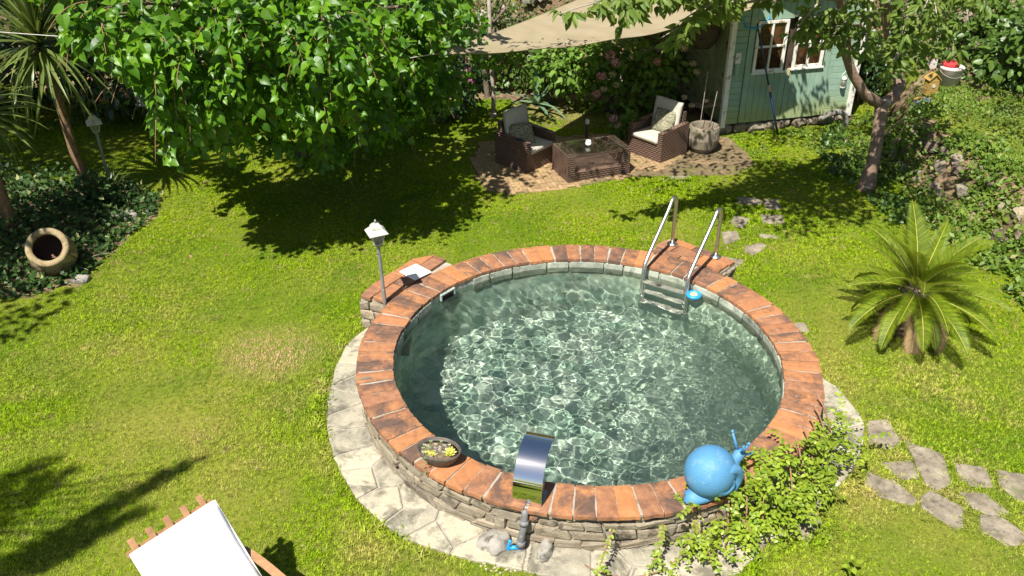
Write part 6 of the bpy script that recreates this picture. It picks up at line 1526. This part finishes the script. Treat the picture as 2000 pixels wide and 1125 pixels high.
# ---------------------------------------------------------------- jasmine over the front of the pool
def sprig(P, B, pts, size, npair):
    m = len(pts) - 1
    for k in range(npair):
        t = (k + .6) / npair * m; i = min(int(t), m - 1); p = pts[i].lerp(pts[i + 1], t - i); d = (pts[i + 1] - pts[i]).normalized(); sd = d.cross(Vector((0, 0, 1)))
        sd = sd.normalized() if sd.length > .05 else Vector((1, 0, 0)); up = sd.cross(d).normalized()
        for s in (-1, 1):
            dirv = (sd * s + d * rnd.uniform(.2, 1.) + Vector((rnd.gauss(0, .28), rnd.gauss(0, .28), rnd.uniform(-.4, .3)))).normalized(); nn = up + Vector((rnd.uniform(-.4, .4), rnd.uniform(-.5, .1), rnd.uniform(.0, .5)))
            p = p + Vector((rnd.gauss(0, .006), rnd.gauss(0, .006), rnd.gauss(0, .006))); P.append(p[:]); B.append((dirv[:], nn[:], size * rnd.uniform(.7, 1.15)))
def build_jasmine():
    r = empty('jasmine', on_ring(R_(312), 2.2, 0), 0, 'sprawling bright green jasmine climbing over the front right pool rim', 'climbing shrub')
    P, D = [], []
    for k in range(245):
        a = R_(rnd.gauss(308, 13)); 
        if a > R_(334) or a < R_(286): a = R_(rnd.uniform(290, 330))
        rr = rnd.uniform(1.98, 2.40) if a < R_(306) else rnd.uniform(2.12, 2.45); z = max(.05, rnd.gauss(.30, .12)) if rr < 2.25 else rnd.uniform(.03, .26)
        if rr < 2.17: z = max(z, ZR + .04)
        p = on_ring(a, rr, z); az = rnd.uniform(0, 6.28); L = rnd.uniform(.12, .30); up = rnd.uniform(-.06, .14)
        e = p + Vector((math.cos(az) * L, math.sin(az) * L, up - .05)); m = p.lerp(e, .5) + Vector((0, 0, .07)); sprig(P, D, bez(p, m, e, 6), .042, rnd.randint(6, 9))
    trails = []
    for a0, da, n in ((289, -7, 1), (281, -3, 1), (271, -4, 1), (287, 2, 1), (296, 3, 1)):
        p = on_ring(R_(a0), 2.19, .33); e = on_ring(R_(a0 + da), 2.42 + rnd.uniform(-.08, .08), .05); m = p.lerp(e, .5) + (p - PC).normalized() * .10 + Vector((0, 0, .03)); pts = bez(p, m, e, 10); trails.append(pts); sprig(P, D, pts, .036, 16)
        for k in range(3):
            q = pts[rnd.randrange(2, 10)]; az = rnd.uniform(3.4, 6.0); L = rnd.uniform(.10, .22); e2 = q + Vector((math.cos(az) * L, math.sin(az) * L, -.06)); e2.z = max(e2.z, .04); sprig(P, D, bez(q, q.lerp(e2, .5) + Vector((0, 0, .03)), e2, 5), .034, 6)
    for k in range(26):   # up on the right, by the rim
        a = R_(rnd.uniform(322, 339)); p = on_ring(a, rnd.uniform(2.15, 2.5), rnd.uniform(.08, .32)); az = rnd.uniform(0, 6.28); e = p + Vector((math.cos(az) * .25, math.sin(az) * .25, rnd.uniform(-.02, .2))); sprig(P, D, bez(p, p.lerp(e, .5) + Vector((0, 0, .06)), e, 6), .04, 8)
    P = np.array(P); B = leaf_mats(P, np.array([d[0] for d in D]), np.array([d[1] for d in D]), np.array([d[2] for d in D]))
    foliage(r, P, B, 'oval', MT['jasmine'], 250, 'foliage')
    for pts in trails: b = MB(); b.tube(pts, .005, 5); b.build('runner', MT['redtwig'], r, True, world=True)
    b = MB(); b.tube(bez(on_ring(R_(266), 2.3, .05), on_ring(R_(272), 2.5, .03), on_ring(R_(281), 2.38, .06), 10), .006, 5); b.build('runner', MT['redtwig'], r, True, world=True)
    for k in range(10):
        a = R_(294 + k * 4.5); b = MB(); b.tube(bez(on_ring(a, 2.3, 0), on_ring(a, 2.3, .3), on_ring(a + .05, 2.1, .5), 6), .008, 5); b.build('stem', MT['redtwig'], r, True, world=True)
    r2 = empty('weed_sprig', gr(1662, 1110), 0, 'pale green seedling at the bottom edge of the lawn', 'weed'); P, B = droop_leaves(gr(1665, 1105, .12), (.04, .03, .06), 9, .06, -.2); foliage(r2, P, B, 'oval', MT['jasmine'], 0, 'foliage')
build_jasmine()

# ---------------------------------------------------------------- stone bank on the right and back wall
def build_bank():
    e = empty('stone_bank', (6.0, 10.8, 0), kind='structure'); r = random.Random(21); bank_p = []
    for k in range(110):
        y = r.uniform(8.2, 12.7); d = r.uniform(-.08, .40); x = float(xb(y)) + d; z = float(hgt(x, y)); s = r.uniform(.10, .24) * (1 if k % 3 else 1.25)
        if any((x - q[0]) ** 2 + (y - q[1]) ** 2 < (.45 * (s + q[2]) * .8) ** 2 for q in bank_p): continue
        bank_p.append((x, y, s)); b = MB(); b.rock((0, 0, 0), (s * 1.15, s * .9, s * .85), k + 50, .32, sub=2)
        o = b.build('stone', MT['stone'] if r.random() < .35 else MT['bank_rock'], e); o.location = (x - 6.0, y - 10.8, z + s * .05); o.rotation_euler = (r.uniform(-.5, .5), r.uniform(-.6, .3), r.uniform(0, 6.28))
    e = empty('rock_wall', (2, 16.4, 0), kind='structure')
    for k in range(170):
        x = r.uniform(-3.5, 5.5); t = r.random(); y = 16.15 - .25 * math.sin(x * 1.1) + t * .55; z = float(hgt(x, y)); s = r.uniform(.16, .36)
        b = MB(); b.rock((0, 0, 0), (s * 1.2, s, s * .9), k + 300, .3, sub=2); o = b.build('stone', MT['rock'] if r.random() < .55 else MT['bank_rock'], e); o.location = (x - 2, y - 16.4, z); o.rotation_euler = (r.uniform(-.4, .4), r.uniform(-.4, .4), r.uniform(0, 6.28))
    e = empty('rocky_slope', (9, 15.5, 1.2), kind='structure')
    for k in range(70):
        x = r.uniform(7.0, 12); y = r.uniform(14.6, 18.5); z = float(hgt(x, y)); s = r.uniform(.15, .5); b = MB(); b.rock((0, 0, 0), (s * 1.2, s, s * .8), k + 600, .3, sub=2); o = b.build('stone', MT['bank_rock'], e); o.location = (x - 9, y - 15.5, z - 1.2); o.rotation_euler = (r.uniform(-.4, .4), r.uniform(-.4, .4), r.uniform(0, 6.28))
build_bank()
def cover(name, label, cat, n, box, ok, hmax, size, mat, tpl='small', clump=.5):
    X = rng.uniform(box[0], box[1], n); Y = rng.uniform(box[2], box[3], n); k = ok(X, Y)
    nz = wob(X, Y, 3.1, 1.) + wob(X + 3, Y, 7.3, .7) + rng.normal(size=n) * .5; k &= nz > clump; X, Y, nz = X[k], Y[k], nz[k]
    m = len(X); Z = hgt(X, Y) + rng.random(m) * hmax * (.4 + .3 * np.clip(nz, 0, 2)); P = np.stack([X, Y, Z], -1)
    tip = norm(rng.normal(size=(m, 3)) + np.array([0, 0, .25])); nr = norm(np.array([-.1, -.3, .8]) + rng.normal(size=(m, 3)) * .5)
    o = bulk(name, P, leaf_mats(P, tip, nr, size * rng.uniform(.5, 1.3, m)), tpl, mat); return tag(o, label, cat, kind='stuff')
def near_bank(x, y): d = x - xb(y); return (d > -.5) & (d < .75)
cover('bank_weeds', 'leafy weeds growing among the stones of the right bank', 'weeds', 60000, (4.6, 7.8, 8., 13.4), lambda x, y: near_bank(x, y), .26, .08, MT['weed'], 'small', -.05)
cover('ground_ivy', 'broad leaved ground ivy around the cherry trunk and bank', 'ground ivy', 24000, (4.4, 7.5, 10.4, 14.2), lambda x, y: (x - xb(y) > -1.0) & (x - xb(y) < .5) & (np.hypot(x - 4.98, y - 11.55) > .2), .12, .07, MT['mid_leaf'], 'oval', .35)
cover('terrace_grass', 'thin patchy grass on the upper terrace at right', 'grass', 52000, (5.8, 11.5, 8., 14.3), lambda x, y: (x - xb(y) > .35), .05, .05, MT['weed'], 'lance', -.15)
cover('slope_weeds', 'weeds and ivy covering the slope at the upper right', 'weeds', 52000, (6.2, 13, 13.2, 19.), lambda x, y: (x > 5.9) & ~((x > 6.0) & (x < 7.7) & (y < 14.25)), .25, .09, MT['mid_leaf'], 'oval', .15)
cover('wall_creeper', 'dry olive creeper hanging over the rock wall behind the sail', 'creeper', 90000, (-4.5, 5.8, 15.7, 18.5), lambda x, y: y > 15.8, .28, .085, MT['olive_leaf'], 'small', -.05)
cover('shed_weeds', 'low weeds along the foot of the shed', 'weeds', 7000, (3.2, 6.2, 12.6, 14.6), lambda x, y: lawn_ok(x, y), .10, .055, MT['weed'], 'small', .3)
cover('low_weeds', 'low weeds on the bare earth around the bird houses', 'weeds', 12000, (5.4, 7.8, 12.6, 14.3), lambda x, y: x - xb(y) > -.6, .05, .055, MT['weed'], 'small', .05)
cover('fallen_leaves', 'scattered dry leaves on the grass and patio', 'leaves', 420, (-4.5, 6, 9.5, 14), lambda x, y: (np.hypot(x - PC.x, y - PC.y) > 2.7), .01, .045, MT['redtwig'], 'small', -9)

# tall tree outside the picture at the lower left: only its branch shadows reach the lawn
def build_outside_tree():
    base = Vector((-8.3, 1.2, 0)); r = tree_root('cypress_tree', base, 'tall cypress standing outside the picture at lower left')
    b = MB(); b.tube([base + Vector((0, 0, -.1)), base + Vector((.1, .1, 4)), base + Vector((.3, .2, 9.5))], [.26, .18, .04], 12); b.build('trunk', MT['bark'], r, True, world=True)
    T = []
    for (u0, v0), (u1, v1), n, w in (((20, 1105), (345, 915), 9, .10), ((60, 1115), (240, 1015), 5, .09), ((0, 960), (60, 915), 3, .13), ((20, 1000), (95, 935), 3, .12), ((0, 1120), (150, 1050), 4, .14)):
        for k in range(n): f = k / (n - 1); T.append((gr(u0 + (u1 - u0) * f, v0 + (v1 - v0) * f), w * (1.25 - .6 * f)))
    Ps, Bs = [], []; ca, sa = math.cos(.62), math.sin(.62)
    for k, (t, w) in enumerate(T):
        h = 6.3 + .05 * k; c = t - SUN_D * (h / -SUN_D.z); m = 130
        q, d = ball(m, (0, 0, 0), (.26, w, w)); q = np.stack([q[:, 0] * ca - q[:, 1] * sa, q[:, 0] * sa + q[:, 1] * ca, q[:, 2]], -1) + np.array(c); tip = norm(np.array([.8, .5, .1]) + rng.normal(size=(m, 3)) * .5); Ps.append(q); Bs.append(leaf_mats(q, tip, rand_dirs(m), .075 * rng.uniform(.5, 1.2, m)))
        b = MB(); b.tube(bez(base + Vector((.2, .15, h - .6)), base.lerp(c, .5) + Vector((0, 0, h * .5)), c, 8), [.03 * (1 - i / 9) + .005 for i in range(9)], 6); b.build('branch', MT['bark'], r, True, world=True)
    foliage(r, np.concatenate(Ps), np.concatenate(Bs), 'small', MT['dark_leaf'], 0)
build_outside_tree()

def build_left_tree():
    base = Vector((-10.4, 8.2, .3)); r = tree_root('oak_tree', base, 'spreading oak outside the picture at left that shades the ivy bed')
    b = MB(); b.tube([base + Vector((0, 0, -.2)), base + Vector((.1, .1, 2)), base + Vector((.5, .2, 4.5))], [.3, .22, .08], 12); b.build('trunk', MT['bark'], r, True, world=True)
    Ps, Bs = [], []
    for k in range(106):
        c = Vector((rnd.uniform(-10.8, -7.7), rnd.uniform(9.4, 12.4), rnd.uniform(4.2, 5.6)))
        if k >= 86: c = Vector((rnd.uniform(-8.7, -6.1), rnd.uniform(10.7, 12.7), rnd.uniform(4.2, 5.0)))
        if k < 30: c = Vector((rnd.uniform(-9.2, -6.7), rnd.uniform(5.6, 8.2), rnd.uniform(3.8, 5.2)))
        q, d = ball(150, c, (.55, .55, .4)); tip = norm(d + rng.normal(size=(150, 3)) * .5); Ps.append(q); Bs.append(leaf_mats(q, tip, norm(np.array([0, 0, 1.]) + rng.normal(size=(150, 3)) * .6), .13 * rng.uniform(.6, 1.2, 150)))
        if k % 4 == 0: b = MB(); b.tube(bez(base + Vector((.2, .1, 2.5)), base.lerp(c, .5) + Vector((0, 0, 2.)), c, 8), [.05 * (1 - i / 9) + .006 for i in range(9)], 6); b.build('branch', MT['bark'], r, True, world=True)
    foliage(r, np.concatenate(Ps), np.concatenate(Bs), 'oval', MT['dark_leaf'], 0)
build_left_tree()
